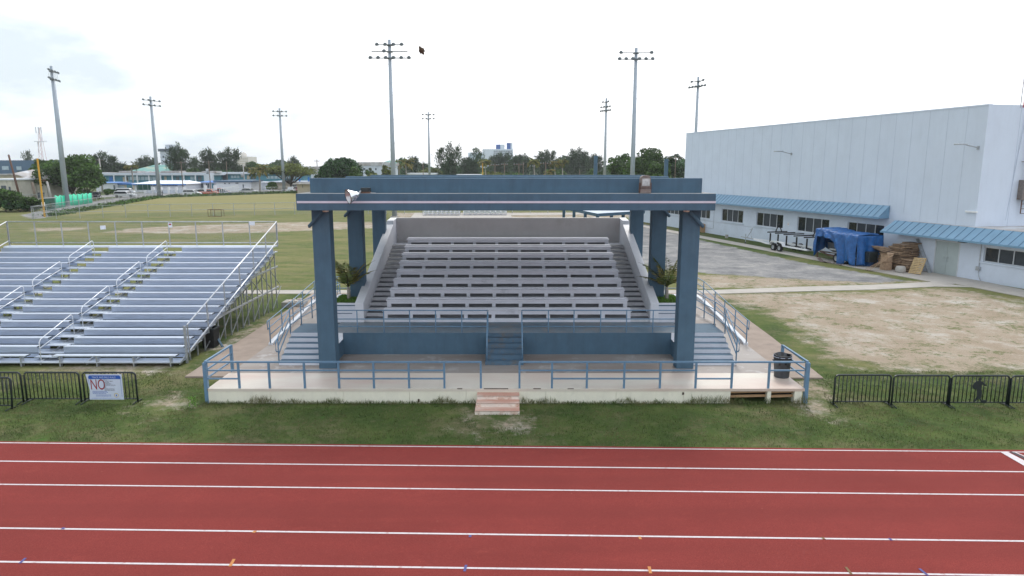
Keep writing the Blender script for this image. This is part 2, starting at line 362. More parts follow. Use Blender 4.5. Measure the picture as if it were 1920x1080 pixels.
# ------------------------------------------------------------------ running track
def line_fit(l, r, z): return g(0, l, z), g(1920, r, z)
def sheet(name, pts, z, m, kind='structure', th=0.0):
    mb = MB()
    if th: mb.prism(pts, z-th, z, 'z')
    else: mb.add([(p[0], p[1], z) for p in pts], [tuple(range(len(pts)))])
    o = mb.build(name, m); return tag(o, kind=kind)
def ext(a, b, X):   # point on line a-b at X
    return (X, a[1]+(b[1]-a[1])*(X-a[0])/(b[0]-a[0]))
def track_mat():
    m, t, b = nt('red_track'); b.inputs['Roughness'].default_value = .9; b.inputs['Specular IOR Level'].default_value = .1
    c = ramp(t, noise(t, .35, 4, .55), [(.3, (.235,.044,.038)), (.7, (.29,.055,.047))])
    c = mixc(t, ramp(t, noise(t, .5, 6, .7, stretch=(.35,1,1)), [(.45,(0,0,0)), (.70,(.6,.6,.6))]), c, (.19,.040,.034))
    c = mixc(t, ramp(t, noise(t, 2.5, 6, .8, stretch=(.5,1,1)), [(.56,(0,0,0)), (.72,(.5,.5,.5))]), c, (.36,.075,.058))
    c = mixc(t, ramp(t, noise(t, 60, 3, .8), [(.38,(.7,.7,.7)), (.6,(0,0,0))]), c, (.13,.022,.02))
    c = mixc(t, ramp(t, noise(t, 45, 2, .8), [(.62,(0,0,0)), (.7,(.5,.5,.5))]), c, (.42,.12,.10))
    c = mixc(t, ramp(t, noise(t, 1.1, 3, .5, stretch=(.03,1,1)), [(.45,(0,0,0)), (.62,(.35,.35,.35))]), c, (.17,.034,.030))
    c = mixc(t, ramp(t, noise(t, 7, 5, .8), [(.66,(0,0,0)), (.72,(.4,.4,.4))]), c, (.40,.16,.13))
    t.links.new(c, b.inputs['Base Color']); bump(t, b, noise(t, 70, 2), .5, .01); return m
a, b_ = line_fit(827.5, 843.5, .02)
ea, eb = ext(a, b_, -70), ext(a, b_, 70)
sheet('track', [(ea[0], ea[1]), (-70, -30), (70, -30), (eb[0], eb[1])], .02, track_mat())
M['line'] = mat('track_line_paint', (.60,.55,.56), .7, .12, 12, stain=(.42,.20,.19), stain_scale=9, stain_lo=.56)
for l, r, wpx in ((830, 847.5, 1.4), (864.5, 884.5, 1.8), (908, 928, 2.0), (990, 1014.5, 2.7), (1053, 1079, 3.1)):
    a, b_ = line_fit(l-wpx/2, r-wpx/2, .024); c1, c2 = line_fit(l+wpx/2, r+wpx/2, .024)
    sheet('track_line', [ext(c1, c2, -70), ext(c1, c2, 70), ext(a, b_, 70), ext(a, b_, -70)], .024, M['line'])
def mark(p0, p1, wpx, m, z=.029):
    sheet('track_mark', G3([(p0[0]-wpx/2, p0[1]), (p1[0]-wpx/2, p1[1]), (p1[0]+wpx/2, p1[1]), (p0[0]+wpx/2, p0[1])], z), z, m)
def G3(pts, z): return [g(p[0], p[1], z) for p in pts]
M['om'] = mat('orange_mark', (.50,.20,.06), .8, .15, 12); M['bm'] = mat('blue_mark', (.08,.08,.24), .8, .15, 12); M['gm'] = mat('green_mark', (.17,.10,.04), .8, .15, 12)
for p0, p1, w_, mm in (((475,999),(479,995),6,'om'), ((431,1062),(439,1048),6,'om'), ((117,992),(120,989),6,'bm'), ((37,1056),(48,1046),5,'bm'),
        ((881,1007),(882,1003),5,'bm'), ((871,1071),(874,1059),5,'bm'), ((1201,1011),(1199,1006),5,'om'), ((1220,1075),(1217,1062),6,'om'),
        ((1546,1011),(1541,1007),5,'gm'), ((1597,1077),(1586,1063),5,'gm'), ((1672,1013),(1667,1009),5,'bm'), ((1740,1079),(1724,1066),5,'bm')):
    mark(p0, p1, w_, M[mm])
# finish band with black stripe at the right edge
z = .03
sheet('track_mark', G3([(1874,846.5),(1925,876),(1945,876),(1888,846.5)], z), z, M['line'])
sheet('track_mark', G3([(1892,846.5),(1945,872),(1953,872),(1897,846.5)], z), z, M['signink'])
sheet('track_mark', G3([(1899,846.5),(1957,872),(1962,872),(1902,846.5)], z), z, M['line'])

# ------------------------------------------------------------------ concrete walks
YP = g(900, 548)[1]
sheet('path', [(-45, YP-.62), (12.6, YP-.62), (12.6, YP+.62), (-45, YP+.62)], .03, M['walk'], th=.1)
sheet('path', [(12.6, YP-.62), *G3([(1500,546),(1643,542.5),(1752,537)], .03), *G3([(1825,538),(1745,528.5),(1635,533.8),(1500,537.5)], .03), (12.6, YP+.62)], .031, M['walk'], th=.1)
sheet('pavement', [(-12.0, 24.1), (-9.93, 24.1), (-9.93, YP-.6), (-12.15, YP-.6)], .06, M['brown_walk'], th=.15)
sheet('pavement', [(9.58, 23.95), (11.35, 23.95), (11.75, 30), (12.2, YP-.6), (9.58, YP-.6)], .06, M['brown_walk'], th=.15)

# ================================================================== PLATFORM IN FRONT
Y0 = 21.35; XL, XR = -9.94, 9.55; ZT = .5; YB = g(960, 699.5, ZT)[1]
pl = thing('viewing_platform', 'low cream platform with blue railing running along the front of the grandstand', 'platform', (0, Y0, 0))
MB().box(XL, XR, Y0, YB, ZT-.09, ZT).build('platform_floor', M['platform'], pl)
mb = MB(); segs = [XL, -7.9, -5.5, -3.35, -1.5, 1.1, 3.4, 5.6, 7.0]
segs[-1] = xat(1370, Y0, .3)
for a, b_ in zip(segs[:-1], segs[1:]): mb.box(a+.004, b_-.004, Y0+.012, Y0+.2, -.1, ZT-.093)
mb.box(XL+.012, XL+.2, Y0+.22, YB+.6, -.1, ZT-.093)
mb.build('plinth_wall', M['cream'], pl)
MB().box(xat(1439,Y0,.3), xat(1446,Y0,.3), Y0+.012, Y0+.2, -.1, ZT-.093).build('pier', M['cream'], pl)
MB().box(xat(1490,Y0,.3), xat(1504,Y0,.3), Y0+.012, Y0+.25, -.1, ZT-.093).build('pier', M['cream'], pl)
x1, x2, x3, x4 = xat(1370,Y0,.3), xat(1439,Y0,.3), xat(1446,Y0,.3), xat(1490,Y0,.3)
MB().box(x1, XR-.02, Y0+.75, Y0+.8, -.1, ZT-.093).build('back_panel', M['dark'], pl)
for xa, xb in ((x1, x2), (x3, x4)):
    for zz, th_ in ((.33,.06), (.19,.08)):
        mb = MB(); mb.bar((xa, Y0+.16, zz), (xb, Y0+.16, zz+.03), .05, th_); mb.build('form_board', M['wood'], pl)
M_mark = MB()
for (px, py, sx, sy) in ((785,751,.03,.05),(1281,738,.03,.04),(1007,729,.12,.012),(930,729,.4,.012),(1070,729,.1,.01),(862,729,.08,.012)):
    x, _, z = d(px, py, Y0); M_mark.box(x-sx, x+sx, Y0-.004, Y0+.02, z-sy, z+sy)
M_mark.build('chipped_paint', M['soil'], pl)
# railing of the platform (uneven, as built)
zr = 1.385; zm = d(900, 695.5, Y0)[2]; zl = d(900, 711, Y0)[2]
def xa_(p, z=1.0): return xat(p, Y0+.06, z)
rl = MB(); yr = Y0+.06
tops = ((386, 903), (973, 1508))
for a, b_ in tops: rl.bar((xa_(a,zr), yr, zr), (xa_(b_,zr), yr, zr), .06, .055)
for a, b_, z in ((386,635,zm),(635,833,zm),(386,447,zl),(635,833,zl),(973,1305,zm),(1035,1238,zl),(1305,1373,zl),(1443,1508,zm)):
    rl.bar((xa_(a,z), yr, z), (xa_(b_,z), yr, z), .045, .045)
rl.build('rail', M['blue_rail'], pl)
for p in (447.5,504.5,570.5,635,700.5,766.5,833,901.5,974,1035,1100.5,1170.5,1238,1305,1372.5,1442):
    MB().box(xa_(p,1)-.032, xa_(p,1)+.032, yr-.032, yr+.032, ZT-.02, zr-.03).build('post', M['blue_rail'], pl)
for p, dx in ((388,0),(1507,0)):
    x = XL-.04 if p < 900 else XR+.06
    MB().box(x-.06, x+.06, yr-.06, yr+.06, 0, zr-.02).build('post', M['blue_rail'], pl)
    sgn = -1 if p < 900 else 1
    mb = MB(); ye = 23.5
    for z, w_ in ((zr,.06),(zm,.045),(zl,.045)): mb.bar((x, yr, z), (x, ye, z), w_)
    mb.build('rail', M['blue_rail'], pl)
    MB().box(x-.045, x+.045, ye-.045, ye+.045, 0, zr+.02).build('post', M['blue_rail'], pl)
# front steps
M['joint'] = mat('joint_crack_and_shade', (.34,.24,.19), .9, .3, 9, stain=(.12,.08,.06), stain_scale=5)
st = thing('concrete_steps', 'small pinkish concrete steps leading up from the grass to the platform', 'steps', (-.4, 20.6, 0))
sx0, sx1 = -1.13, .235
M['steps_r'] = mat('steps_riser', (.74,.66,.58), .8, .10, 4, stain=(.52,.32,.23), stain_scale=3, stain_lo=.5)
for k in range(3):
    MB().box(sx0-(.03 if k == 0 else 0), sx1, Y0-1.05+.35*k, Y0-.004, (-.1 if k == 0 else .128*k+.002), .128*(k+1), 1, 0).build('step', [M['steps'], M['steps_r']], st)
for k in range(3): MB().box(sx0+.02, sx1-.02, Y0-1.05+.35*k-.006, Y0-1.05+.35*k+.01, .128*(k+1)-.022, .128*(k+1)-.006).build('joint_shade_line', M['joint'], st)  # dark strips: joint cracks plus painted shadow under each nosing
MB().box(-.27, -.17, Y0-.63, Y0-.6, .14, .18).build('broken_hole', M['dark'], st)

# ================================================================== GRANDSTAND
cx = -.205
gs = thing('grandstand', 'covered blue and white concrete grandstand with nine rows of benches', 'grandstand', (cx, 23.6, 0))
MB().box(-9.9, 9.55, YB+.003, 27.3, -.1, ZT-.004).build('terrace_floor', M['terrace'], gs)
YW = 25.54; ZP = 1.35; YF = 27.37
# podium
MB().box(-7.02, 6.62, YW, 36.2, .4, ZP, 0, 1).build('podium', [M['blue'], M['blue_floor']], gs)
for s in (-1, 1):
    xa, xb = (-7.02, -6.5) if s < 0 else (6.12, 6.62)
    MB().box(xa, xb, 24.125, 25.53, .4, 1.10, 0, 1).build('cheek_wall', [M['blue'], M['whitem']], gs)
    MB().box(xa, xb, 25.5, 25.537, 1.10, ZP-.003).build('cheek_riser', M['whitem'], gs)
    xa, xb = (-6.52, -6.42) if s < 0 else (6.03, 6.13)
# columns
YC = (23.62, 28.72, 33.82)
for i, y in enumerate(YC):
    for s in (-1, 1):
        xo = cx+s*6.715
        x0, x1 = (xo, xo+.62) if s < 0 else (xo-.62, xo)
        MB().box(x0, x1, y, y+.5, 0.0 if i else .45, 6.17).build('column', M['blue'], gs, bevel=.02)
        # drain pipe across the column top
        xm = xo+.30*(-s); dp = MB(); yf = y-.075
        xin = xo-s*.42; dp.tube([(xin, yf, 6.2), (xin, yf, 6.12), (xo+s*.06, yf, 5.62), (xo+s*.06, yf+.02, 5.60)], .065, 10)
        dp.build('drain_pipe', M['blue_rail'] if 0 else M['blue'], gs, smooth=True)
# beams + slab
for y in YC: MB().box(cx-6.715, cx+6.715, y, y+.42, 6.73, 7.245).build('roof_beam', M['blue'], gs, bevel=.015)
MB().box(cx-7.03, cx+7.03, 23.02, 34.9, 6.18, 6.745, 0, 1).build('roof_slab', [M['blue'], M['rooftop']], gs, bevel=.012)
zs = d(900, 379, 23.02)[2]
MB().box(cx-7.0, cx+7.034, 23.008, 23.019, zs-.035, zs+.035).build('fascia_stripe', M['stripe'], gs)
for (px, sgn) in ((610, -1), (1288, 1)):
    x = xat(px, 23.35, 6.15); MB().lathe([(0,-.06),(.09,-.05),(.12,0),(.12,.02)], 14, (x, 23.4, 6.165)).build('light_globe', M['steps_r'], gs, smooth=True)
# benches
BL, BR = cx-5.07, cx+5.07; RP, RZ = .8725, .276
gr0, gr1 = BL+.02, BR-.02
for k in range(9):
    y = YF+RP*k; z = ZP+RZ*k
    if k: MB().box(BL-.3, BR+.3, y-.42, y+.46, z-.2 if k > 1 else ZP-.01, z-.0015, 0).build('tier', M['riser'], gs)
    b = MB()
    zt = z+.5
    bays = np.linspace(BL, BR, 10)
    b.box(BL, BR, y, y+.12, zt-.18, zt-.06)                   # upper face
    b.box(BL, BR, y, y+.12, z, z+.155)
    for j in range(10):
        c_ = bays[j]; hw = .075
        x0 = max(BL, c_-hw); x1 = min(BR, c_+hw)
        if j == 0: x1 = BL+.17
        if j == 9: x0 = BR-.17
        b.box(x0, x1, y+.001, y+.12, z+.154, zt-.179)
    b.box(BL-.03, BR+.03, y-.03, y+.38, zt-.062, zt)          # seat slab
    b.box(BL+.0, BR-.0, y+.14, y+.375, zt-.001, zt+.05)
    b.build('bench', M['bench'], gs, bevel=.008)
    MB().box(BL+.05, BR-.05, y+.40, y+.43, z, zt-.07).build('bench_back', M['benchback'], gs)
# aisle stairs
for s in (-1, 1):
    xi = BL if s < 0 else BR
    xo = -6.07 if s < 0 else 5.66
    x0, x1 = min(xi, xo), max(xi, xo)
    b = MB(); b2 = MB()
    for k in range(17):
        y = YF+.05+k*RP/2; z = ZP+.138*(k+1)
        b.box(x0, x1, y, y+RP/2+.3, z-.14, z, 0)
        b2.box(x0+.004, x1-.004, y+.035, y+RP/2+.02, z+.001, z+.007)
    b.box(x0, x1, YF+.05+17*RP/2, 35.95, ZP+.138*17-.1, ZP+.138*17, 0)
    a_ = b.build('aisle_stairs', M['riser'], gs)
    b2.build('tread', M['tread'], a_)
    # parapet
    q0, q1 = (-6.42, -6.07) if s < 0 else (5.66, 6.01)
    mb = MB(); mb.prism([(YF-.02, ZP-.01), (YF-.02, 2.15), (34.9, 4.74), (35.05, 4.93), (36.2, 5.0), (36.2, 0)], q0, q1, 'x')
    mb.build('parapet', M['parapet'], gs, bevel=.015)
MB().box(BL-1, BR+1, 34.8, 35.95, 3.4, 3.70).build('top_floor', M['riser'], gs)
MB().box(-6.42+.36, 6.01-.36, 35.9, 36.2, 3.0, 5.0).build('rear_wall', M['rearwall'], gs)
# planters
for s in (-1, 1):
    x0, x1 = (-7.6, -6.42) if s < 0 else (6.01, 7.2)
    pt = MB(); y0, y1 = YF-.01, 29.5; zt = 2.13
    pt.box(x0, x1, y0, y0+.16, ZP-.02, zt); pt.box(x0, x1, y1-.15, y1, ZP-.4, zt)
    xo0, xo1 = (x0, x0+.15) if s < 0 else (x1-.15, x1)
    pt.box(xo0, xo1, y0+.16, y1-.15, .1, zt+.001)
    p_ = pt.build('planter', M['white_paint'], gs)
    q = MB(); q.box(x0-.01, x1+.0, y0-.02, y0-.001, zt-.10, zt-.06); q.box(x0-.01, x1-.12 if s < 0 else x1, y0-.012, y0-.001, zt-.42, zt-.395)
    q.build('trim_line', M['blue'], p_)
    MB().box(x0+.16 if s < 0 else x0, x1 if s < 0 else x1-.16, y0+.16, y1-.15, 1.2, zt-.10).build('planting_soil', M['soil'], p_)
# stairs
def stair(x0, x1, mats, name):
    o = MB()
    for k in range(6):
        zt = ZT+.1417*(k+1); ya = 24.05+.298*k
        o.box(x0, x1, ya, YW+ (1.6 if name == 'side_stairs' else 0)-.001, zt-.1417-(0.1 if k == 0 else 0), zt-(.002 if k == 5 else 0), 0, 1)
    return o.build('stairs', mats, gs)
stair(-8.5, -7.03, [M['white_paint'], M['blue']], 'side_stairs')
stair(6.63, 8.15, [M['white_paint'], M['blue']], 'side_stairs')
M['dkblue'] = mat('worn_dark_blue_steps', (.07,.13,.19), .6, .15, 3, stain=(.12,.12,.12), stain_scale=2.4, stain_lo=.5)
stair(-.98, .42, [M['dkblue'], M['dkblue']], 'front_stairs')
MB().box(-8.5, -7.6, YW+.02+1.55, 33.4, .4, ZP-.2).build('ramp_core', M['concrete'], gs)
# ramps (switchback each side): outer run up to the rear, inner run back to the landing
for s in (-1, 1):
    o1 = -9.9 if s < 0 else 9.6; i1 = -8.62 if s < 0 else 8.3; i2 = -7.6 if s < 0 else 7.2
    lo, hi = min(o1, i1), max(o1, i1)
    mb = MB(); mb.prism([(27.25, 0), (27.25, ZT-.003), (33.4, 1.0), (35.0, 1.0), (35.0, 0)], lo, hi, 'x')
    lo, hi = min(i1, i2), max(i1, i2)
    mb.prism([(27.1, 0.1), (27.1, ZP-.006), (33.4, 1.005), (35.0, 1.005), (35.0, 0)], lo, hi, 'x'); mb.build('ramp', M['terrace'], gs)
    cw = MB(); k0, k1 = (o1-.02, o1+.16) if s < 0 else (o1-.16, o1+.02)
    cw.prism([(27.0, 0), (27.0, ZT+.06), (27.3, ZT+.12), (33.4, 1.12), (35.1, 1.12), (35.1, 0)], k0, k1, 'x'); cw.build('ramp_kerb', M['whitem'], gs)
    if s > 0: MB().box(7.2, 8.3, YW+.02+1.55, 33.4, .4, ZP-.2).build('ramp_core', M['concrete'], gs)
    # outer railing
    xr = o1+.08*(-s)*1; r_ = MB()
    def zs_(y): return ZT+.12 if y < 27.3 else (ZT+.12+(y-27.3)*.5/6.1 if y < 33.4 else 1.12)
    ys = [26.95, 28.45, 29.95, 31.45, 33.4, 35.0]
    for dz in (.92, .62, .30):
        pts = [(xr, y, zs_(y)+dz) for y in ys]
        if dz == .92: pts = [(xr, 26.75, zs_(27)+.55), (xr, 26.72, zs_(27)+.88), (xr, 26.8, zs_(27)+.92)]+pts
        if dz == .62: pts = [(xr, 26.75, zs_(27)+.57)]+pts
        r_.tube(pts, .021, 8)
    for dz in (.9, .6, .3): r_.tube([(xr, 35.0, 1.12+dz), (i2, 35.0, 1.12+dz)], .021, 8)
    for x in np.linspace(xr, i2, 4)[1:]: r_.tube([(x, 35.0, 1.0), (x, 35.0, 2.02)], .024, 8)
    for y in ys: r_.tube([(xr, y, zs_(y)-.05), (xr, y, zs_(y)+.92)], .024, 8)
    r_.build('ramp_railing', M['blue_rail'], gs, smooth=True)
    # inner railing between the runs and the stair's outer rail
    xs_ = -8.53 if s < 0 else 8.2; r_ = MB()
    def zi(y):
        if y < 25.54: return ZT+(y-24.0)/1.54*.85
        if y < 27.1: return ZP
        return ZP-(y-27.1)*.345/6.3 if y < 33.4 else 1.0
    ys = [24.15, 25.6, 27.0, 28.5, 30.0, 31.6, 33.3]
    for dz in (.92, .60, .30):
        pts = [(xs_, y, zi(y)+dz) for y in ys]
        if dz == .92: pts = [(xs_, 23.98, .5+.52), (xs_, 23.9, .5+.60), (xs_, 23.9, .5+.88), (xs_, 24.0, .5+.94)]+pts
        r_.tube(pts, .021, 8)
    r_.tube([(xs_, 24.15, zi(24.15)+.42), (xs_, 23.98, 1.02)], .021, 8)
    for y in ys: r_.tube([(xs_, y, zi(y)-.05), (xs_, y, zi(y)+.92)], .024, 8)
    r_.build('stair_railing', M['blue_rail'], gs, smooth=True)
# podium railing
zt_, zm_, zl_ = ZP+.87, ZP+.53, ZP+.24
for px0, px1, posts in ((622, 915, (670,720,768.5,817,866)), (978.5, 1275, (1028,1076,1126,1174.5,1224))):
    y = YW+.05; r_ = MB(); xa, xb = xat(px0, y, 1.9), xat(px1, y, 1.9)
    for z in (zt_, zm_, zl_): r_.tube([(xa, y, z), (xb, y, z)], .022, 8)
    ends = (xb,) if px0 < 900 else (xa,)
    for x in [xat(p, y, 1.6) for p in posts]+list(ends): r_.tube([(x, y, ZP-.25), (x, y, zt_)], .022, 8)
    r_.build('podium_railing', M['blue_rail'], gs, smooth=True)
    xe = ends[0]; r_ = MB()
    r_.tube([(xe, y, zt_), (xe-.01, y-.25, zt_-.05), (xe, 24.3, 1.33), (xe, 24.2, .6)], .024, 8)
    r_.tube([(xe, y, zm_), (xe, 24.3, 1.0)], .02, 8)
    r_.build('stair_handrail', M['blue_rail'], gs, smooth=True)
MB().box(6.62-.62-.0, 6.63-.61, 23.9, 24.0, 1.75, 2.0).build('notice', M['whitem'], gs)
# small notice on the right column
# ---------------------------------------------------------------- lamps on the roof edge
fl = thing('floodlight', 'round spun-metal floodlight with ballast box lying on the left of the roof edge', 'floodlight', (-4.9, 22.9, 6.75))
A = Vector(d(650, 367, 22.55)); B_ = Vector(d(667, 365.5, 22.85)); ax = (Vector(A)-Vector(B_)).normalized()
ax = Vector((-.80, -.52, -.20)).normalized()
q = ax.to_track_quat('Z', 'Y').to_matrix().to_4x4(); neck = Vector(d(672, 364, 22.75))
T = Matrix.Translation(neck) @ q
mb = MB(T); mb.lathe([(.02,-.04),(.055,-.03),(.075,.02),(.10,.06),(.10,.09),(.15,.14),(.23,.34),(.235,.36)], 28); mb.build('reflector', M['chrome'], fl, smooth=True)
mb = MB(T); mb.lathe([(.0,.10),(.09,.11),(.14,.16),(.222,.345),(.228,.362)], 28); mb.build('reflector_inside', M['insul'], fl, smooth=True)
mb = MB(T); mb.lathe([(.228,.350),(.245,.352),(.245,.372),(.228,.372)], 28); mb.build('rim', M['rust'], fl, smooth=True)
x, _, z = d(685.5, 355, 23.25)
MB().box(x-.15, x+.15, 23.15, 23.4, 6.80, 6.93).build('ballast_box', M['black'], fl, bevel=.01)
MB().box(x-.16, x+.16, 23.14, 23.41, 6.75, 6.80).build('bracket', M['rust'], fl)
mb = MB(); mb.bar((x-.15, 23.2, 6.82), tuple(neck), .04, .06); mb.tube([(x+.1,23.2,6.78),(x+.25,23.15,6.76),(x+.33,23.3,6.755)], .012, 6); mb.build('arm', M['galv'], fl)
fl = thing('floodlight', 'boxy rusty floodlight standing upright on the right of the roof edge', 'floodlight', (4.3, 23.2, 6.75))
x0, x1 = xat(1200, 23.1, 7), xat(1222, 23.1, 7); zt = d(1210, 329, 23.1)[2]
mb = MB(); w_ = x1-x0; xm = (x0+x1)/2
mb.prism([(x0+.03, 6.90), (x1-.03, 6.90), (x1-.03, zt-.1), (x1-.06, zt-.03), (xm+.08, zt), (xm-.08, zt), (x0+.06, zt-.03), (x0+.03, zt-.1)], 23.12, 23.42, 'y')
mb.build('housing', M['greyhousing'], fl, bevel=.012)
MB().box(x0+.07, x1-.07, 23.095, 23.118, 7.0, zt-.10).build('lens', M['lampglass'], fl)
mb = MB(); mb.box(x0+.04, x1-.04, 23.09, 23.119, zt-.10, zt-.075); mb.box(x0+.04, x1-.04, 23.09, 23.119, 6.96, 6.99); mb.box(x0+.04, x0+.07, 23.09, 23.119, 6.99, zt-.1); mb.box(x1-.07, x1-.04, 23.09, 23.119, 6.99, zt-.1)
mb.build('lens_frame', M['greyhousing'], fl)
MB().box(x0+.02, x1-.02, 23.1, 23.45, 6.75, 6.89).build('base_box', M['greyhousing'], fl, bevel=.01)
mb = MB(); mb.box(x0, x0+.02, 23.14, 23.3, 6.76, 7.1); mb.box(x1-.02, x1, 23.14, 23.3, 6.76, 7.1); mb.build('bracket', M['rust'], fl)

# ================================================================== ALUMINIUM BLEACHER (left)
bl = thing('bleacher', 'large aluminium bleacher with two aisles and chain link guard rails', 'bleacher', (-20, 26, 0))
NR = 17; BP, BZ, BY, BZ0 = .6875, .183, 25.5, .45
secs = ((-27.35,-22.6), (-21.7,-18.77), (-17.76,-12.98))
XLb, XRb = -27.5, -12.86
for k in range(NR):
    y = BY+BP*k; z = BZ0+BZ*k
    for a, b_ in secs:
        m_ = MB(); m_.box(a, b_, y, y+.25, z-.035, z); s_ = m_.build('seat', M['alu'], bl)
        for x in (a-.004, b_-.012):
            if k < 14: MB().box(x, x+.016, y-.004, y+.254, z-.04, z+.002).build('end_cap', M['black'], s_)
    # foot deck: two planks at z-.25 ; riser closing up to next deck
    dz = z-.26 if k else .17
    if k < NR-1:
        m_ = MB(); m_.box(XLb, XRb, y+.02-(0 if k else .0), y+BP-.02, dz-.03, dz); m_.build('foot_deck', M['alu'], bl)
for k in range(1, NR):
    y = BY+BP*k; z = BZ0+BZ*k
    for a, b_ in secs:
        a2 = XLb if a < -27 else a; b2 = XRb if b_ > -13.1 else b_
        MB().box(a2, b2, y+.02, y+.045, z-.26-BZ+.01, z-.045).build('riser', M['alu_riser'], bl)
for (xa, xb) in ((-22.55,-21.75), (-18.72,-17.81)):
    for k in range(0, NR-1):
        y = BY+BP*k; z = BZ0+BZ*k
        zz = z-.26+BZ*.5+.12 if k else .30
        MB().box(xa, xb, y+.36, y+.66, zz-.03+.0, zz).build('aisle_step', M['alu'], bl)
    xm = (xa+xb)/2
    for k in (0, 4, 8, 12):
        y0_ = BY+BP*k+.1; y1_ = y0_+BP*3.1
        def zd(y): return BZ0-.26+BZ*(y-BY)/BP
        r_ = MB()
        r_.tube([(xm, y0_, zd(y0_)), (xm, y0_, zd(y0_)+.72), (xm, y0_+.1, zd(y0_)+.84), (xm, y1_-.1, zd(y1_)+.82), (xm, y1_, zd(y1_)+.74), (xm, y1_, zd(y1_))], .018, 8)
        r_.tube([(xm, y0_, zd(y0_)+.5), (xm, y1_, zd(y1_)+.45)], .016, 8)
        r_.build('handrail', M['whiterail'], bl, smooth=True)
# seat brackets
mb = MB()
for k in range(NR):
    y = BY+BP*k; z = BZ0+BZ*k
    for a, b_ in secs:
        n = max(2, int((b_-a)/1.55)+1)
        for x in np.linspace(a+.25, b_-.25, n): mb.box(x-.025, x+.025, y+.03, y+.2, (z-.12 if k else 0), z-.036)
mb.build('seat_brackets', M['galv'], bl)
# sloped stringers + understructure
mb = MB()
fx = np.linspace(XLb+.15, XRb-.05, 9)
for i, x in enumerate(fx):
    mb.bar((x, BY+.1, .1), (x, BY+BP*16.6, .1+BZ*16.4), .05, .1)
    for k in range(1, 17, 1 if i >= 7 else 2):
        y = BY+BP*k+.3; top = BZ0+BZ*k-.33
        mb.box(x-.025, x+.025, y-.025, y+.025, 0, top)
    for (zl, k0) in ((1.12, 5.2), (2.25, 11.3)):
        mb.box(x-.035, x+.035, BY+BP*k0, BY+BP*17, zl-.04, zl+.04)
    for k in range(3, 16, 2):
        y = BY+BP*k+.3; top = BZ0+BZ*k-.35
        if i % 2 == 0 or i > 6: mb.bar((x+.03, y, .1), (x+.03, y+BP*2, min(top+.2, 1.1)), .03)
        if top > 1.6: mb.bar((x-.03, y+BP*2, 1.2), (x-.03, y, min(top, 2.2)), .03)
    if i: 
        for k in (6, 11, 16):
            y = BY+BP*k+.3; top = BZ0+BZ*k-.5
            if top > .6: mb.bar((fx[i-1], y, .1), (x, y, top), .035)
mb.build('frame', M['galv'], bl)
MB().box(XLb, XRb, BY+BP*16.3, BY+BP*17.1, BZ0+BZ*16-.03, BZ0+BZ*16+.03).build('top_beam', M['alu'], bl)
MB().box(XLb-.01, XRb+.02, BY+BP*16.0, BY+BP*17, 3.04, 3.09).build('foot_deck', M['alu'], bl)
YK = BY+BP*17+.05
def rails(name, pts_top, pts_bot, nposts, matr=M['whiterail']):
    r_ = MB(); r_.tube(pts_top, .03, 8); r_.tube(pts_bot, .03, 8); o = r_.build(name, matr, bl, smooth=True)
    a0, a1 = Vector(pts_top[0]), Vector(pts_top[-1]); b0, b1 = Vector(pts_bot[0]), Vector(pts_bot[-1])
    for i in range(nposts):
        u = i/(nposts-1); p_ = MB(); p_.bar(b0.lerp(b1, u)+Vector((0,0,-.25)), a0.lerp(a1, u), .045); p_.build('post', M['galv'], o)
    MB().add([a0, a1, b1, b0], [(0,1,2,3)]).build('mesh', M['link'], o)
rails('side_guard', [(XRb+.03, 26.3, 1.50), (XRb+.03, YK, 4.70)], [(XRb+.03, 26.3, .42), (XRb+.03, YK, 3.66)], 7)
rails('side_guard', [(XLb-.03, 26.3, 1.50), (XLb-.03, YK, 4.70)], [(XLb-.03, 26.3, .42), (XLb-.03, YK, 3.66)], 7)
rails('rear_guard', [(XLb, YK, 4.70), (XRb, YK, 4.70)], [(XLb, YK, 3.55), (XRb, YK, 3.55)], 11, M['galv'])
MB().box(XRb+.0, XRb+.08, 26.0, 26.08, 0, 1.5).build('guard_post', M['galv'], bl)
for px, py, w_, h_, rotd in ((193,426.5,.30,.21,-4), (319,422,.22,.26,0), (472.5,419,.30,.20,3)):
    x, y, z = d(px, py, YK-.06)
    T = Matrix.Translation((x, y, z)) @ Matrix.Rotation(R(rotd), 4, 'Y')
    o = MB(T).box(-w_/2, w_/2, -.004, .004, -h_/2, h_/2).build('notice', M['whitem'], bl)
    if h_ > w_:
        MB(T).box(-.07, .07, -.007, -.005, -.0, .08).build('notice_mark', M['signred'], o)
for y in (28.1, 31.7): MB().box(XRb+.005, XRb+.012, y, y+.2, .42+(y-26.3)*.288+.35, .42+(y-26.3)*.288+.62).build('notice', M['whitem'], bl)
# prop brace and dark can at the right foot of the bleacher
mb = MB(); mb.bar(tuple(g(418,651,0))+(0,), d(392,608,29.2), .09, .05); tag(mb.build('brace_beam', M['blue']), 'blue steel beam leaning against the bleacher frame behind the black bin', 'beam')
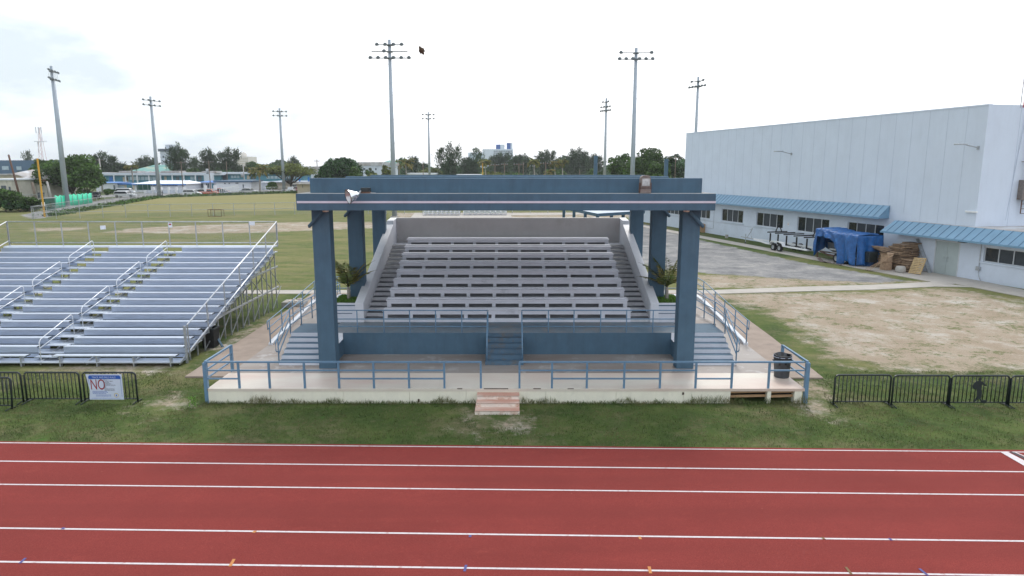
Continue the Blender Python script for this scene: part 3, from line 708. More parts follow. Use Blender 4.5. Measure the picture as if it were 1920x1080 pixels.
# ================================================================== BINS, BARRIERS, SIGN
def bin_(x, y, z0, r, h, label, name='trash_can', m='bin', liner=True):
    t = thing(name, label, 'trash can', (x, y, z0))
    MB().lathe([(0,0),(r*.84,0),(r*.86,.02),(r*.97,h*.86),(r*1.03,h*.87),(r*1.03,h*.93),(r*1.0,h*.94),(r*1.02,h),(r*.95,h),(r*.90,h*.5),(0,h*.45)], 28, (x,y,z0)).build('body', M[m], t, smooth=True)
    for s in (-1, 1): MB().box(x+s*r*1.0-.03, x+s*r*1.0+.03, y-.06, y+.06, z0+h*.72, z0+h*.78).build('handle', M[m], t)
    if liner:
        mb = MB(); n = 36; vs = []
        for zz, rr, am in ((h*.80, 1.05, .035), (h*.90, 1.06, .02), (h*1.01, 1.03, .012), (h*1.01, .94, .012), (h*.6, .88, .03)):
            for j in range(n):
                a = 2*math.pi*j/n; q = rr*r+am*math.sin(5*a)*math.cos(3*a+1); vs.append((x+q*math.cos(a), y+q*math.sin(a), z0+zz+am*.9*math.sin(4*a+2)))
        mb.add(vs, [(i*n+j, i*n+(j+1) % n, (i+1)*n+(j+1) % n, (i+1)*n+j) for i in range(4) for j in range(n)]); mb.build('liner', M['liner'], t, smooth=True)
        mb = MB(); mb.tube([(x+r*1.07*math.cos(a), y+r*1.07*math.sin(a), z0+h*.93) for a in np.linspace(0, 2*math.pi, 25)], .008, 6); mb.build('rim_band', M['signwhite'], t, smooth=True)
    return t
bx, by = g(1465, 706, .5)
bin_(bx, by, .5, .29, .78, 'dark grey round trash can with black liner standing on the right end of the platform')
bx, by = g(396, 650, 0)
t = thing('trash_can', 'black square trash can standing beside the right foot of the aluminium bleacher', 'trash can', (bx, by, 0))
mb = MB(); mb.add([(bx-.23,by-.25,0),(bx+.23,by-.25,0),(bx+.23,by+.25,0),(bx-.23,by+.25,0),(bx-.29,by-.3,.82),(bx+.29,by-.3,.82),(bx+.29,by+.3,.82),(bx-.29,by+.3,.82)], [(0,3,2,1),(0,1,5,4),(1,2,6,5),(2,3,7,6),(3,0,4,7)])
mb.build('body', M['rubber'], t)
mb = MB(); 
for a_, b_ in (((-.31,-.32),(.31,-.27)),((-.31,.27),(.31,.32)),): mb.box(bx+a_[0], bx+b_[0], by+a_[1], by+b_[1], .80, .86)
mb.box(bx-.31,bx-.26,by-.27,by+.27,.80,.86); mb.box(bx+.26,bx+.31,by-.27,by+.27,.80,.86); mb.build('rim', M['black'], t)
# concrete block with bolts behind the bleacher
x, y = g(548, 577, 0)
t = thing('concrete_block', 'low rough concrete footing block with debris on top beside the bleacher', 'concrete block', (x, y, 0))
MB().box(x-.6, x+.6, y, y+.9, -.05, .30).build('block', M['concrete'], t, bevel=.03)
mb = MB(); random.seed(3)
for i in range(9):
    a, b_ = x+random.uniform(-.5,.4), y+random.uniform(.1,.8); mb.box(a, a+random.uniform(.05,.18), b_, b_+.1, .29, .32+random.random()*.08)
mb.build('rubble', M['steps_r'], t)

BH = d(1600, 705, 21.06)[2]
def barrier(x0, y, w_, label, rz=0, tilt=0, y1=None):
    h = BH; t = thing('crowd_barrier', label, 'barrier', (x0, y, 0), rz, 'black steel crowd barriers along the track')
    T = Matrix.Rotation(tilt, 4, 'X')
    r_ = MB(T); c = .09
    r_.tube([(0,0,.02),(0,0,h-c),(.03,0,h-.03),(c,0,h),(w_-c,0,h),(w_-.03,0,h-.03),(w_,0,h-c),(w_,0,.02)], .03, 8)
    r_.tube([(0,0,.13),(w_,0,.13)], .02, 8); r_.build('frame', M['black'], t, smooth=True, world=False)
    b = MB(T); n = 13
    for i in range(1, n+1): b.tube([(w_*i/(n+1), 0, .13), (w_*i/(n+1), 0, h)], .016, 6)
    b.build('bars', M['black'], t, smooth=True, world=False)
    for x in (.02, w_-.02):
        f = MB(T); f.tube([(x,-.28,.02),(x,-.05,.05),(x,.05,.05),(x,.28,.02)], .018, 6); f.build('foot', M['black'], t, smooth=True, world=False)
    return t
for px0, px1, py, lab in ((1562,1666,762,'black crowd barrier standing nearest the dirt path at the right end of the platform'),
        (1671,1775,763,'black crowd barrier with no sign, between the path-side barrier and the one with the runner'),
        (1779,1886,763.5,'black crowd barrier carrying the dark runner silhouette'),
        (1890,1995,764,'black crowd barrier cut off by the right edge of the photo')):
    Yb = g(px0, py-2)[1]; a = g(px0, py-2)[0]; b_ = g(px1, py-2)[0]; last = barrier(a, Yb, b_-a, lab)
    if 'silhouette' in lab:
        x = xat(1832, Yb, .6)-a; s_ = .95
        runner = [(0,.90),(.05,.93),(.09,.90),(.09,.84),(.06,.80),(.14,.77),(.22,.70),(.30,.64),(.29,.61),(.20,.63),(.13,.68),(.13,.50),(.16,.40),(.17,.26),(.14,.18),(.20,.08),(.17,.06),(.12,.12),(.07,.19),(.03,.13),(-.04,.06),(-.09,.10),(-.03,.18),(.0,.26),(-.02,.40),(-.04,.52),(-.10,.50),(-.16,.53),(-.19,.62),(-.15,.72),(-.06,.79),(.0,.80),(-.01,.85)]
        MB().prism([(x+p[0]*s_, .10+p[1]*s_) for p in runner], -.034, -.026, 'y').build('runner_cutout', M['black'], last, world=False)
        MB().prism([(x+.27*s_+.09*math.cos(a_), .16+.06*math.sin(a_)) for a_ in np.linspace(0, 2*math.pi, 13)[:-1]], -.034, -.026, 'y').build('ball_cutout', M['black'], last, world=False)
for px0, px1, py, lab in ((157,258,754.5,'black crowd barrier holding the blue and white rules sign'),
        (48,152,754.5,'black crowd barrier standing bare just left of the rules sign'),
        (-62,43,754.5,'black crowd barrier at the left edge behind the leaning one')):
    Yb = g(px1, py)[1]; a = xat(px0, Yb, .5); b_ = xat(px1-2, Yb, .5); bb = barrier(a, Yb, b_-a, lab)
    if 'rules' in lab: SB = (bb, a, Yb)
a = xat(-75, 21.0, .5); b_ = xat(28, 21.0, .5)
barrier(a, 20.75, b_-a, 'black crowd barrier leaning over in front of the others at the left edge', rz=R(1.5), tilt=R(-6))
# rules sign
def text_to(mb, s, x, z, size, y, align='LEFT', mi=0, sx=1.0):
    cu = bpy.data.curves.new('t', 'FONT'); cu.body = s; cu.size = size; cu.align_x = align
    o = bpy.data.objects.new('t', cu); C.objects.link(o)
    dg = bpy.context.evaluated_depsgraph_get(); me = bpy.data.meshes.new_from_object(o.evaluated_get(dg))
    mb.add([(x+v.co.x*sx, y-.0006*mi, z+v.co.y) for v in me.vertices], [tuple(p.vertices) for p in me.polygons], mi)
    bpy.data.objects.remove(o); bpy.data.meshes.remove(me); bpy.data.curves.remove(cu)
bb, a, Yb = SB
ys = Yb-.032
sx0, sx1 = xat(163.5, Yb, .6)-a+a, xat(231, Yb, .6); zt = d(200, 701, Yb)[2]; zb = d(200, 748.5, Yb)[2]
sg = thing('rules_sign', 'blue and white track rules sign with a big red NO, tied to a barrier', 'sign', (sx0, ys, 0))
W_, Hh = sx1-sx0, zt-zb
def SP(u, v): return (sx0+u*W_, zb+v*Hh)
MB().prism([SP(0,1),SP(.01,.93),SP(.06,.5),SP(.075,.38),SP(.045,.05),SP(.05,0),SP(1,0),SP(1,1)], ys-.003, ys+.003, 'y').build('panel', M['signwhite'], sg)
MB().prism([SP(.07,.90),SP(.10,.955),SP(.93,.955),SP(.965,.90),SP(.965,.81),SP(.075,.81)], ys-.007, ys-.0045, 'y').build('header_band', M['signblue'], sg)
mb = MB()
for u in (.075, .955): mb.box(SP(u,0)[0]-.004, SP(u,0)[0]+.004, ys-.006, ys-.004, SP(0,.12 if u>.5 else .6)[1], SP(0,.80)[1])
mb.box(SP(.1,0)[0], SP(.9,0)[0], ys-.006, ys-.004, SP(0,.05)[1], SP(0,.058)[1]); mb.build('border_line', M['signblue'], sg)
mb = MB(); text_to(mb, 'TRACK AND FIELD RULES', *((SP(.5,.845))), .085, ys-.009, 'CENTER', sx=.80); mb.build('header_lettering', M['signwhite'], sg)
mb = MB(); x, z = SP(.10,.40); text_to(mb, 'NO', x, z, .50, ys-.006, sx=.62); mb.build('big_lettering', M['signred'], sg)
mb = MB()
for i, s_ in enumerate(('METALS', 'BIG CLEATS, BIKES', 'STROLLERS', 'SKATEBOARDS', 'MOTORIZED VEHICLES', 'PETS', 'GUM', 'SMOKING/VAPING/', 'ALCOHOL, DRUGS')):
    x, z = SP(.47+(.02 if i > 6 else 0), .755-i*.051); text_to(mb, s_, x, z, .045, ys-.006, sx=.85)
mb.build('list_lettering', M['signink'], sg)
mb = MB()
for i in range(5):
    x, z = SP(.15 if i < 3 else .24, .32-i*.042-(.02 if i > 2 else 0))
    xx = x; rr = random.Random(i)
    while xx < x+W_*(.40-.05*(i == 2)): 
        l_ = rr.uniform(.02,.05); mb.box(xx, xx+l_, ys-.006, ys-.0045, z, z+.014); xx += l_+.012
mb.build('small_print', M['signblue'], sg)
mb = MB(); x, z = SP(.80,.17)
for r0, r1, mm in ((.058,.075,'gold'),):
    mb.add([(x+r_*math.cos(q_), ys-.006, z+r_*math.sin(q_)) for r_ in (r0, r1) for q_ in np.linspace(0, 2*math.pi, 25)[:-1]], [(i, (i+1) % 24, 24+(i+1) % 24, 24+i) for i in range(24)])
mb.build('seal_ring', M['gold'], sg)
mb = MB(); mb.box(x-.012, x+.012, ys-.006, ys-.0045, z-.035, z+.03); mb.box(x-.022, x+.022, ys-.0065, ys-.005, z-.01, z+.012); mb.build('seal_emblem', M['signblue'], sg)

# ================================================================== BUILDING ON THE RIGHT
p0 = Vector((23.56, 78.71, 0)); dv = Vector((-.2567, .9665, 0)); nv = Vector((-.9665, -.2567, 0))
TB = Matrix(((dv.x, nv.x, 0, p0.x), (dv.y, nv.y, 0, p0.y), (0, 0, 1, 0), (0, 0, 0, 1)))
def bz(px, py, o):        # point on the vertical plane at offset o from the long wall -> (s, z)
    r = ray(px, py); q = p0+nv*o
    a, b, c, e = r[0], -dv.x, r[1], -dv.y; det = a*e-b*c
    t = (q.x*e-b*q.y)/det; s = (a*q.y-c*q.x)/det; return s, H+r[2]*t
hall = thing('sports_hall', 'large pale blue-white hall with tall panelled walls and blue metal awnings', 'building', tuple(p0))
B = lambda: MB(TB)
# footprint of tall block
cB = TB @ Vector((-32.67, 0, 0)); e2 = g(1920, 197.0, 11.77); dirn = (Vector((e2[0], e2[1], 0))-cB).normalized(); print('hall end dir', dirn)
cA = TB @ Vector((7.9, 0, 0)); cC = cB+dirn*40; cD = cA+Vector((40, 12, 0))
MB().prism([(p.x, p.y) for p in (cA, cB, cC, cD)], 3.0, 11.77, 'z').build('wall', M['bpanel'], hall)
mb = B()
for i in range(1, 26): mb.box(7.9-i*1.562-.018, 7.9-i*1.562+.018, 0, .006, 3.0, 11.68)
mb.build('panel_joint', M['groove'], hall)
mb = MB()
for dd in (2.6, 5.4, 8.2): q = cB+dirn*dd; mb.bar((q.x, q.y-.003, 3.2), (q.x, q.y-.003, 11.7), .03, .012)
mb.build('panel_joint', M['groove'], hall)
B().box(-32.67, 7.9, -.3, .03, 11.70, 11.80).build('parapet_cap', M['bpanel'], hall)
# low long wall with windows
wins = [(-24.7,-20.65), (-18.4,-14.08), (-11.95,-7.55), (-5.15,-.95), (1.5,5.6), (8.2,12.3), (14.8,18.9)]
lw = B(); z0, z1, z2 = 1.66, 3.12, 4.1
lw.box(-27.2, 24, -.4, .012, -.1, z0); lw.box(-27.2, 24, -.4, .012, z1, z2)
xs_ = [-27.2]+[v for w_ in wins for v in w_]+[24]
for a, b_ in zip(xs_[::2], xs_[1::2]): lw.box(a, b_, -.4, .012, z0, z1)
lw.build('wall', M['bwall'], hall)
def window(s0, s1, o, z0, z1, n=4):
    f = B(); e = .06
    f.box(s0, s1, o-.16, o-.08, z0, z0+e); f.box(s0, s1, o-.16, o-.08, z1-e, z1)
    for i in range(n+1):
        x = s0+(s1-s0)*i/n; x = min(max(x, s0+e/2), s1-e/2); f.box(x-e/2, x+e/2, o-.158, o-.082, z0+e, z1-e)
    fo = f.build('window', M['wframe'], hall)
    for i in range(n):
        a = s0+(s1-s0)*i/n+.03; b_ = s0+(s1-s0)*(i+1)/n-.03
        B().box(a, b_, o-.14, o-.12, z0+.03, z1-.03).build('pane', M['wscreen'] if i in (1, 2) else M['wglass'], fo)
    B().box(s0-.15, s1+.15, o-.05, o+.09, z0-.10, z0-.002).build('sill', M['bwall'], fo)
for a, b_ in wins: window(a, b_, .012, z0, z1)
# low roof strip + long awning
sR, zB = bz(1647.5, 410, 1.0); s_, zT = bz(1669.7, 385.8, .02); print('awning', sR, zB, s_, zT)
def awning(s0, s1, zb, zt, out, endcap=True):
    a = B(); th = .12
    a.add([(s0, out, zb), (s1, out, zb), (s1, .02, zt), (s0, .02, zt), (s0, out, zb-th), (s1, out, zb-th), (s1, .02, zb-th), (s0, .02, zb-th)],
          [(0,1,2,3), (4,5,1,0), (0,3,7,4), (1,5,6,2), (4,7,6,5)])
    o = a.build('awning', M['bawn'], hall)
    q = B(); n = int((s1-s0)/.62)
    for i in range(n+1):
        x = s0+(s1-s0)*i/n
        q.bar((x, out+.005, zb+.012), (x, .03, zt+.012), .03, .03)
    q.build('seam', M['bseam'], o)
    B().box(s0-.02, s1+.02, out-.02, out+.03, zb-th-.03, zb-.0).build('fascia', M['bawn'], o)
awning(sR, 24, zB+.12, zT, 1.0)
# wing
WO = .52
s1w = bz(1681, 480, WO)[0]
mb = B(); dz = 2.43; d0, d1 = bz(1794.4, 519, WO)[0], bz(1748, 512, WO)[0]
ws0 = bz(1845, 470, WO)[0]; ww = [(ws0-4.1, ws0), (ws0-12, ws0-8)]
wz0, wz1 = 1.36, 2.36
mb.box(d1, s1w, -1, WO, -.1, 3.3); mb.box(d0, d1, -1, WO, dz, 3.3); mb.box(ws0, d0, -1, WO, -.1, 3.3)
mb.box(-60, ws0, -1, WO, -.1, wz0); mb.box(-60, ws0, -1, WO, wz1, 3.3)
for a, b_ in ((ws0-8, ws0-4.1), (-60, ws0-12)): mb.box(a, b_, -1, WO, wz0, wz1)
mb.build('wall', M['bwall'], hall)
for a, b_ in ww: window(a, b_, WO, wz0, wz1)
do = B(); do.box(d0, d0+.08, WO-.12, WO+.015, 0, dz+.06); do.box(d1-.08, d1, WO-.12, WO+.015, 0, dz+.06); do.box(d0+.08, d1-.08, WO-.12, WO+.015, dz-.05, dz+.06)
dfr = do.build('door_frame', M['wframe'], hall)
mid = (d0+d1)/2
for a, b_ in ((d0+.085, mid-.008), (mid+.008, d1-.085)): B().box(a, b_, WO-.08, WO-.03, .02, dz-.055).build('door', M['door'], hall)
for x in (mid-.13, mid+.13):
    h_ = B(); h_.tube([(x, WO-.02, 1.0), (x, WO+.05, 1.0), (x, WO+.05, 1.3), (x, WO-.02, 1.3)], .016, 6); h_.build('door_handle', M['galv'], hall)
sa, za = bz(1651, 433, WO+1.0); sb, zb_ = bz(1672, 411.5, WO); print('wing awning', sa, za, sb, zb_, bz(1920, 464, WO+1.0), bz(1920,435,WO), 'door', d0, d1, ws0, s1w)
TBo = TB; a = B(); zb1 = bz(1798, 452, WO+1.0)[1]; zt1 = bz(1798, 424, WO+.02)[1]; print('wz', zb1, zt1)
sE = sa
a.add([(-60, WO+1, zb1+.1), (sE, WO+1, zb1+.1), (sE-.3, WO+.02, zt1), (-60, WO+.02, zt1), (-60, WO+1, zb1), (sE, WO+1, zb1), (sE-.3, WO+.02, zb1), (-60, WO+.02, zb1)], [(0,1,2,3),(4,5,1,0),(1,5,6,2),(4,7,6,5),(0,3,7,4)])
ao = a.build('awning', M['bawn'], hall)
q = B()
for i in range(56):
    x = sE-.6-i*.66; q.bar((x, WO+1.005, zb1+.11), (x-.10, WO+.03, zt1+.012), .03, .03)
q.build('seam', M['bseam'], ao)
B().box(-60, sE+.03, WO+.98, WO+1.03, zb1-.03, zb1+.09).build('fascia', M['bawn'], ao)
mb = B(); mb.box(-60, -27.2, -6, WO+.0, 3.32, zt1+.01); mb.build('roof', M['roofg'], hall)
# small fittings on the walls
mb = B(); sc = bz(1836, 500, WO)[0]; mb.tube([(sc, WO+.03, zb1), (sc, WO+.03, .9), (sc, WO+.03, .75)], .03, 8); mb.box(sc-.14, sc+.14, WO+.001, WO+.14, .72, .98); mb.tube([(sc, WO+.04, .75), (sc-.1, WO+.08, .35), (sc-.35, WO+.12, 0)], .025, 8); mb.build('conduit', M['galv'], hall)
def walllamp(px, py):
    s_, z_ = bz(px, py, .02)
    l_ = B(); l_.tube([(s_, .02, z_), (s_+.1, .6, z_+.12), (s_+.15, 1.0, z_+.22)], .04, 6); l_.box(s_-.09, s_+.09, .01, .05, z_-.12, z_+.12)
    ob = l_.build('lamp_arm', M['galv'], hall); k = B(); k.box(s_-.05, s_+.35, .95, 1.75, z_+.18, z_+.27); k.build('lamp_head', M['galv'], ob, bevel=.02)
walllamp(1484, 288.5); walllamp(1834, 277)
s_, z_ = bz(1820, 397, .02); mb = B(); mb.box(s_-.55, s_+.35, .01, .14, z_-.06, z_+.07); mb.build('tube_light', M['white'], hall, bevel=.02)
s_, z_ = bz(1478, 420, .02); mb = B(); mb.box(s_-.12, s_+.12, .013, .03, z_-.15, z_+.15); k_ = mb.build('wall_notice', M['white'], hall); mb = B(); mb.box(s_-.05, s_+.05, .031, .034, z_-.05, z_+.02); mb.build('notice_mark', M['red'], k_)
mb = B(); mb.tube([(12, .03, 1.42), (-8.5, .03, 1.42), (-8.52, .03, 1.2)], .012, 5)
s_ = bz(1338, 420, .02)[0]; mb.tube([(s_+.0, .03, 3.4), (s_, .03, .65), (s_+.2, .03, .6), (s_+3.2, .03, .6)], .018, 5); mb.build('wall_pipe', M['galv'], hall)
s_, z_ = bz(1801, 447.5, WO+.9); mb = B(); mb.box(s_-.3, s_+.2, WO+.6, WO+.9, zb1-.10, zb1-.002); mb.build('soffit_light', M['black'], hall)
# service ladder and unit on the end wall, antennas
def E2(px, py):   # point on the end wall
    r = ray(px, py); a, b, c, e = r[0], -dirn.x, r[1], -dirn.y; det = a*e-b*c; t = (cB.x*e-b*cB.y)/det; return Vector((r[0]*t, r[1]*t, H+r[2]*t))
mb = MB(); q0, q1 = E2(1908, 400), E2(1918, 250)
for dx in (0, .5):
    mb.bar((q0.x+dx, q0.y-.25, q0.z), (q0.x+dx, q0.y-.25, 11.5), .05)
for zz in np.arange(q0.z, 11.4, .33): mb.bar((q0.x, q0.y-.25, zz), (q0.x+.5, q0.y-.25, zz), .035)
for zz in (5.5, 8.0, 10.4): mb.bar((q0.x-.35, q0.y-.25, zz), (q0.x+.6, q0.y-.05, zz), .035)
mb.build('ladder', M['rust'], hall)
q = E2(1912, 362); MB().box(q.x-.2, q.x+1.2, q.y-.55, q.y-.05, q.z-.45, q.z+.9).build('ac_unit', M['greyhousing'], hall)
mb = MB(); q = E2(1914, 250); mb.tube([(q.x-.35, q.y-.06, 4.0), (q.x+.0, q.y-.06, 9), (q.x+.25, q.y-.06, 11.9)], .02, 6); mb.build('cable', M['groove'], hall)
for px, zz, m_ in ((1914, 15.5, 'galv'), (1919.5, 13.6, 'red')):
    x = xat(px, 47.6, 11.8); mb = MB(); mb.tube([(x, 47.6, 11.6), (x, 47.6, zz)], .03, 6); mb.build('antenna', M[m_], hall)
# walks and verge beside the hall
def wl(s_, o): v = TB @ Vector((s_, o, 0)); return (v.x, v.y)
oW = [ ( (Vector((*g(px,py),0))-p0).dot(nv) ) for px, py in ((1317,442.2),(1317,447),(1317,449),(1420,466),(1900,548),(1910,561))]; print('offs', oW)
wk0, wk1 = oW[0], oW[1]
sheet('pavement', [wl(-27, wk0+.35), wl(-27, wk1+.3), wl(30, wk1), wl(30, wk0)], .04, M['walk'], th=.12)
sheet('pavement', [wl(-44, 2.0), wl(-44, 3.5), wl(-34.5, 3.2), (g(1752,537)[0]-.1, g(1752,537)[1]-.1), g(1745,529), wl(-27.002, wk1+.3), wl(-27.002, .53), wl(-34.2, .53)], .041, M['walk'], th=.12)

# ------------------------------------------------------------------ boat trailer, covered boat, cardboard
def Wp(px, py, z=0): x, y = g(px, py, z); v = Vector((x, y, 0))-p0; return v.dot(dv), v.dot(nv)
s1_, o1_ = Wp(1458, 471); s2_, o2_ = Wp(1480, 475); print('trailer wheels', s1_, o1_, s2_, o2_, 'tongue', Wp(1410,452), 'end', Wp(1538,487), 'hull', Wp(1530,480), Wp(1560,492), Wp(1640,503))
tr = thing('boat_trailer', 'empty boat trailer with black padded bunks and white frame parked by the hall', 'trailer', tuple(TB @ Vector((-13, 3, 0))))
ow = 3.35; oi = 1.15; sw = (bz(1451,466,ow)[0]+bz(1461.5,467,ow)[0])/2; SX = lambda px, o=2.9: bz(px, 455, o)[0]
def wheel(par, s_, o, r=.36, w_=.22, name='wheel'):
    T = TB @ Matrix.Translation((s_, o, r)) @ Matrix.Rotation(R(90), 4, 'X')
    a = MB(T); a.lathe([(r*.55,-w_/2),(r*.9,-w_/2),(r,-w_/3),(r,w_/3),(r*.9,w_/2),(r*.55,w_/2)], 24); wo = a.build(name, M['rubber'], par, smooth=True)
    b = MB(T)
    b.lathe([(0,-w_*.3),(r*.25,-w_*.35),(r*.5,-w_*.3),(r*.58,-w_*.5),(r*.58,w_*.5),(r*.5,w_*.3),(r*.25,w_*.38),(0,w_*.38)], 24); b.build('rim', M['galv'], wo, smooth=True)
mb = B()
for o in (oi+.15, ow-.25): mb.bar((sw+2.0, o, .55), (SX(1518), o, .55), .10, .14)
mb.bar((sw+2.0, oi+.15, .55), (sw+5.2, (oi+ow)/2, .6), .10, .14); mb.bar((sw+2.0, ow-.25, .55), (sw+5.2, (oi+ow)/2, .6), .10, .14)
for s_ in (sw+2, sw, sw-1.6, SX(1517)): mb.bar((s_, oi+.15, .5), (s_, ow-.25, .5), .08)
mb.build('frame', M['white'], tr)
for i, s_ in enumerate((sw+.45, sw-.45)):
    for o in (ow, oi): wheel(tr, s_, o)
f_ = B(); pts = [(sw+1.0, .55), (sw+.8, .80), (sw+.4, .88), (sw-.4, .88), (sw-.8, .80), (sw-1.0, .55), (sw-1.05,.55),(sw-.84,.86),(sw-.4,.93),(sw+.4,.93),(sw+.84,.86),(sw+1.05,.55)]
f_.add([(p[0], o, p[1]) for o in (ow-.16, ow+.14) for p in pts], [tuple(range(12)), tuple(range(12, 24))]+[(i, (i+1) % 12, 12+(i+1) % 12, 12+i) for i in range(12)]); f_.build('fender', M['white'], tr)
mb = B()
sb_ = [SX(p)-sw for p in (1442.7,1457.3,1473.4,1492.5,1512)]
for s_ in sb_:
    mb.bar((sw+s_, ow-.5, .55), (sw+s_, ow-.5, 1.5), .10)
    mb.bar((sw+s_, oi-.1, 1.62), (sw+s_-.1, ow-.1, 1.62), .10, .10)
    mb.bar((sw+s_-.7, ow-.4, .62), (sw+s_+.5, ow-.9, .62), .10)
mb.build('bunk', M['rubber'], tr)
mb = B()
for s_, hh in ((sw+sb_[0]-.1, 2.4), (sw+sb_[4]-.1, 2.4)):
    om = (oi+ow)/2-.2; mb.bar((s_, om-.32, 1.66), (s_, om, hh), .07); mb.bar((s_, om+.32, 1.66), (s_, om, hh), .07)
mb.build('bow_stop', M['rubber'], tr)
om = (oi+ow)/2; mb = B(); mb.tube([(sw+5.2, om, .6), (sw+7.4, om, .62)], .05, 8); mb.tube([(sw+6.6, om, 0.05), (sw+6.6, om, 1.0)], .035, 8); mb.tube([(sw+5.6, om, .6), (sw+5.9, om-.1, 1.3), (sw+5.5, om, 1.65), (sw+5.7, om+.2, 1.45)], .035, 8); mb.tube([(sw+5.9,om-.1,1.3),(sw+6.2,om+.1,.65)], .03, 6)
mb.build('winch_stand', M['galv'], tr)
MB(TB @ Matrix.Translation((sw+6.6, om, .08)) @ Matrix.Rotation(R(90),4,'X')).lathe([(0,-.03),(.08,-.03),(.08,.03),(0,.03)], 12).build('jockey_wheel', M['rubber'], tr)
# covered boat
cb = thing('covered_boat', 'boat on a trailer half covered by a torn blue tarpaulin', 'boat', tuple(TB @ Vector((-22, 3, 0))))
oa, ob_ = 1.35, 3.75; s_a, s_b = bz(1527, 470, ob_)[0], bz(1604, 490, ob_)[0]; print('tarp', s_a, s_b, bz(1532,425,ob_), bz(1618,442,ob_))
hull = B(); st_ = [(s_a-.2,.05,.9,1.25),(s_a-.7,.55,.72,1.5),(s_a-1.5,.95,.62,1.55),(s_a-2.6,1.05,.6,1.55),(s_b+.2,1.05,.6,1.5)]
omid = (oa+ob_)/2; vs = []
for s_, hw, zb, zt in st_: vs += [(s_, omid-hw, zt), (s_, omid-hw*.82, zb+.25), (s_, omid, zb), (s_, omid+hw*.82, zb+.25), (s_, omid+hw, zt)]
hull.add(vs, [(i*5+j, i*5+j+1, (i+1)*5+j+1, (i+1)*5+j) for i in range(4) for j in range(4)]+[tuple(range(5)), tuple(range(20, 25))]+[(i*5, (i+1)*5, (i+1)*5+4, i*5+4) for i in range(4)]); hull.build('hull', M['bin'], cb)
mb = B(); mb.box(s_b+.3, s_a-1.6, omid+1.0, omid+1.075, 1.0, 1.12); mb.build('rub_rail', M['galv'], cb)
for s_ in (bz(1559,490,4)[0], bz(1575,490,4)[0]):
    for o in (omid+.95, omid-.95): wheel(cb, s_, o, .38)
mb = B()
for o in (omid-.7, omid+.7): mb.bar((s_a-1, o, .5), (s_b+.1, o, .5), .1, .14)
mb.bar((s_a-1, omid-.7, .5), (s_a+.8, omid, .55), .1); mb.bar((s_a-1, omid+.7, .5), (s_a+.8, omid, .55), .1); mb.tube([(s_a+.7, omid+.3, 0), (s_a+.7, omid+.3, 1.0)], .06, 8)
mb.build('trailer_frame', M['rust'], cb)
sm_ = bz(1567,490,4)[0]; mb = B(); mb.box(sm_-1.05, sm_+1.05, omid+.8, omid+1.12, .80, .86); mb.build('fender', M['galv'], cb)
# tarp: parameter u along length, v across (front hem .. top .. back hem)
rr = random.Random(11); nu, nv_ = 56, 44; vs = []
def topz(u): return 2.62-.22*u+.05*math.sin(u*9)
for i in range(nu+1):
    u = i/nu
    endf = min(1, min(u, 1-u)/.06)
    for j in range(nv_+1):
        v = j/nv_
        s_ = s_a+(s_b-s_a)*u
        lob = .25+.62*max(0, min(1, (u-.42)/.28)) if u > .0 else .3     # how low front hem hangs (1 = ground)
        if u < .08: lob = .75
        if u > .9: lob = .97
        if .62 < u < .74: lob = 1.0
        zt = topz(u); hem = zt*(1-lob)+.03
        if v < .36:
            q_ = v/.36; z = hem+(zt-.12-hem)*(q_**.9); o = ob_+.12*(1-q_)+.10*math.sin(u*23+q_*3)*(1-q_*.6)+.05*math.sin(u*51)*(1-q_)
        elif v < .44:
            q_ = (v-.36)/.08; z = zt-.12+.12*math.sin(q_*math.pi/2); o = ob_-.14*q_
        elif v < .62:
            q_ = (v-.44)/.18; z = zt+.05*math.sin(q_*math.pi)-.05*math.sin(u*30)*math.sin(q_*math.pi)**2; o = ob_-.14+(oa+.28-ob_)*q_
        else:
            q_ = (v-.62)/.38; z = zt*(1-q_*.8); o = oa+.1-.1*q_
        z += .025*math.sin(u*37+v*21)+.02*math.sin(u*71-v*33)
        if u < .035: s_ += .0; 
        vs.append((s_+.05*math.sin(v*19+u*5), o, max(.02, z)))
mb = B(); mb.add(vs, [(i*(nv_+1)+j, i*(nv_+1)+j+1, (i+1)*(nv_+1)+j+1, (i+1)*(nv_+1)+j) for i in range(nu) for j in range(nv_)])
tp = mb.build('tarpaulin', M['tarp'], cb, smooth=True); so = tp.modifiers.new('solid', 'SOLIDIFY'); so.thickness = .012
for s_, sl in ((s_a, 1), (s_b, -1)):       # end flaps
    vs = []; n1, n2 = 24, 16
    for i in range(n1+1):
        for j in range(n2+1):
            a_, b_ = i/n1, j/n2; zt = topz(0 if sl > 0 else 1)
            hem = .9*(1-abs(a_-.5)*1.6)+.1 if sl > 0 else .05+.1*math.sin(a_*9)
            o = oa+.02+(ob_-oa-.04)*a_; z = hem+(zt-.02-hem)*b_
            vs.append((s_+sl*(.02+.09*math.sin(a_*17+1)*(1-b_*.6)+.16*(1-b_)), o, z))
    mb = B(); mb.add(vs, [(i*(n2+1)+j, i*(n2+1)+j+1, (i+1)*(n2+1)+j+1, (i+1)*(n2+1)+j) for i in range(n1) for j in range(n2)])
    k_ = mb.build('tarpaulin_flap', M['tarp'], cb, smooth=True); so = k_.modifiers.new('solid', 'SOLIDIFY'); so.thickness = .012
mb = B(); n1 = 30; vs = []
for i in range(n1+1):
    u = i/n1; s_ = s_a-1.0-2.9*u
    for j in range(4): vs.append((s_, ob_+.15+.13*j+.12*math.sin(u*7), max(.01, .03+.05*math.sin(u*21+j*2)+.25*math.exp(-u*9))))
mb.add(vs, [(i*4+j, i*4+j+1, (i+1)*4+j+1, (i+1)*4+j) for i in range(n1) for j in range(3)]); mb.build('tarpaulin_hem', mat('brown_tarp_back', (.16,.12,.11), .7, .2, 4), cb, smooth=True)
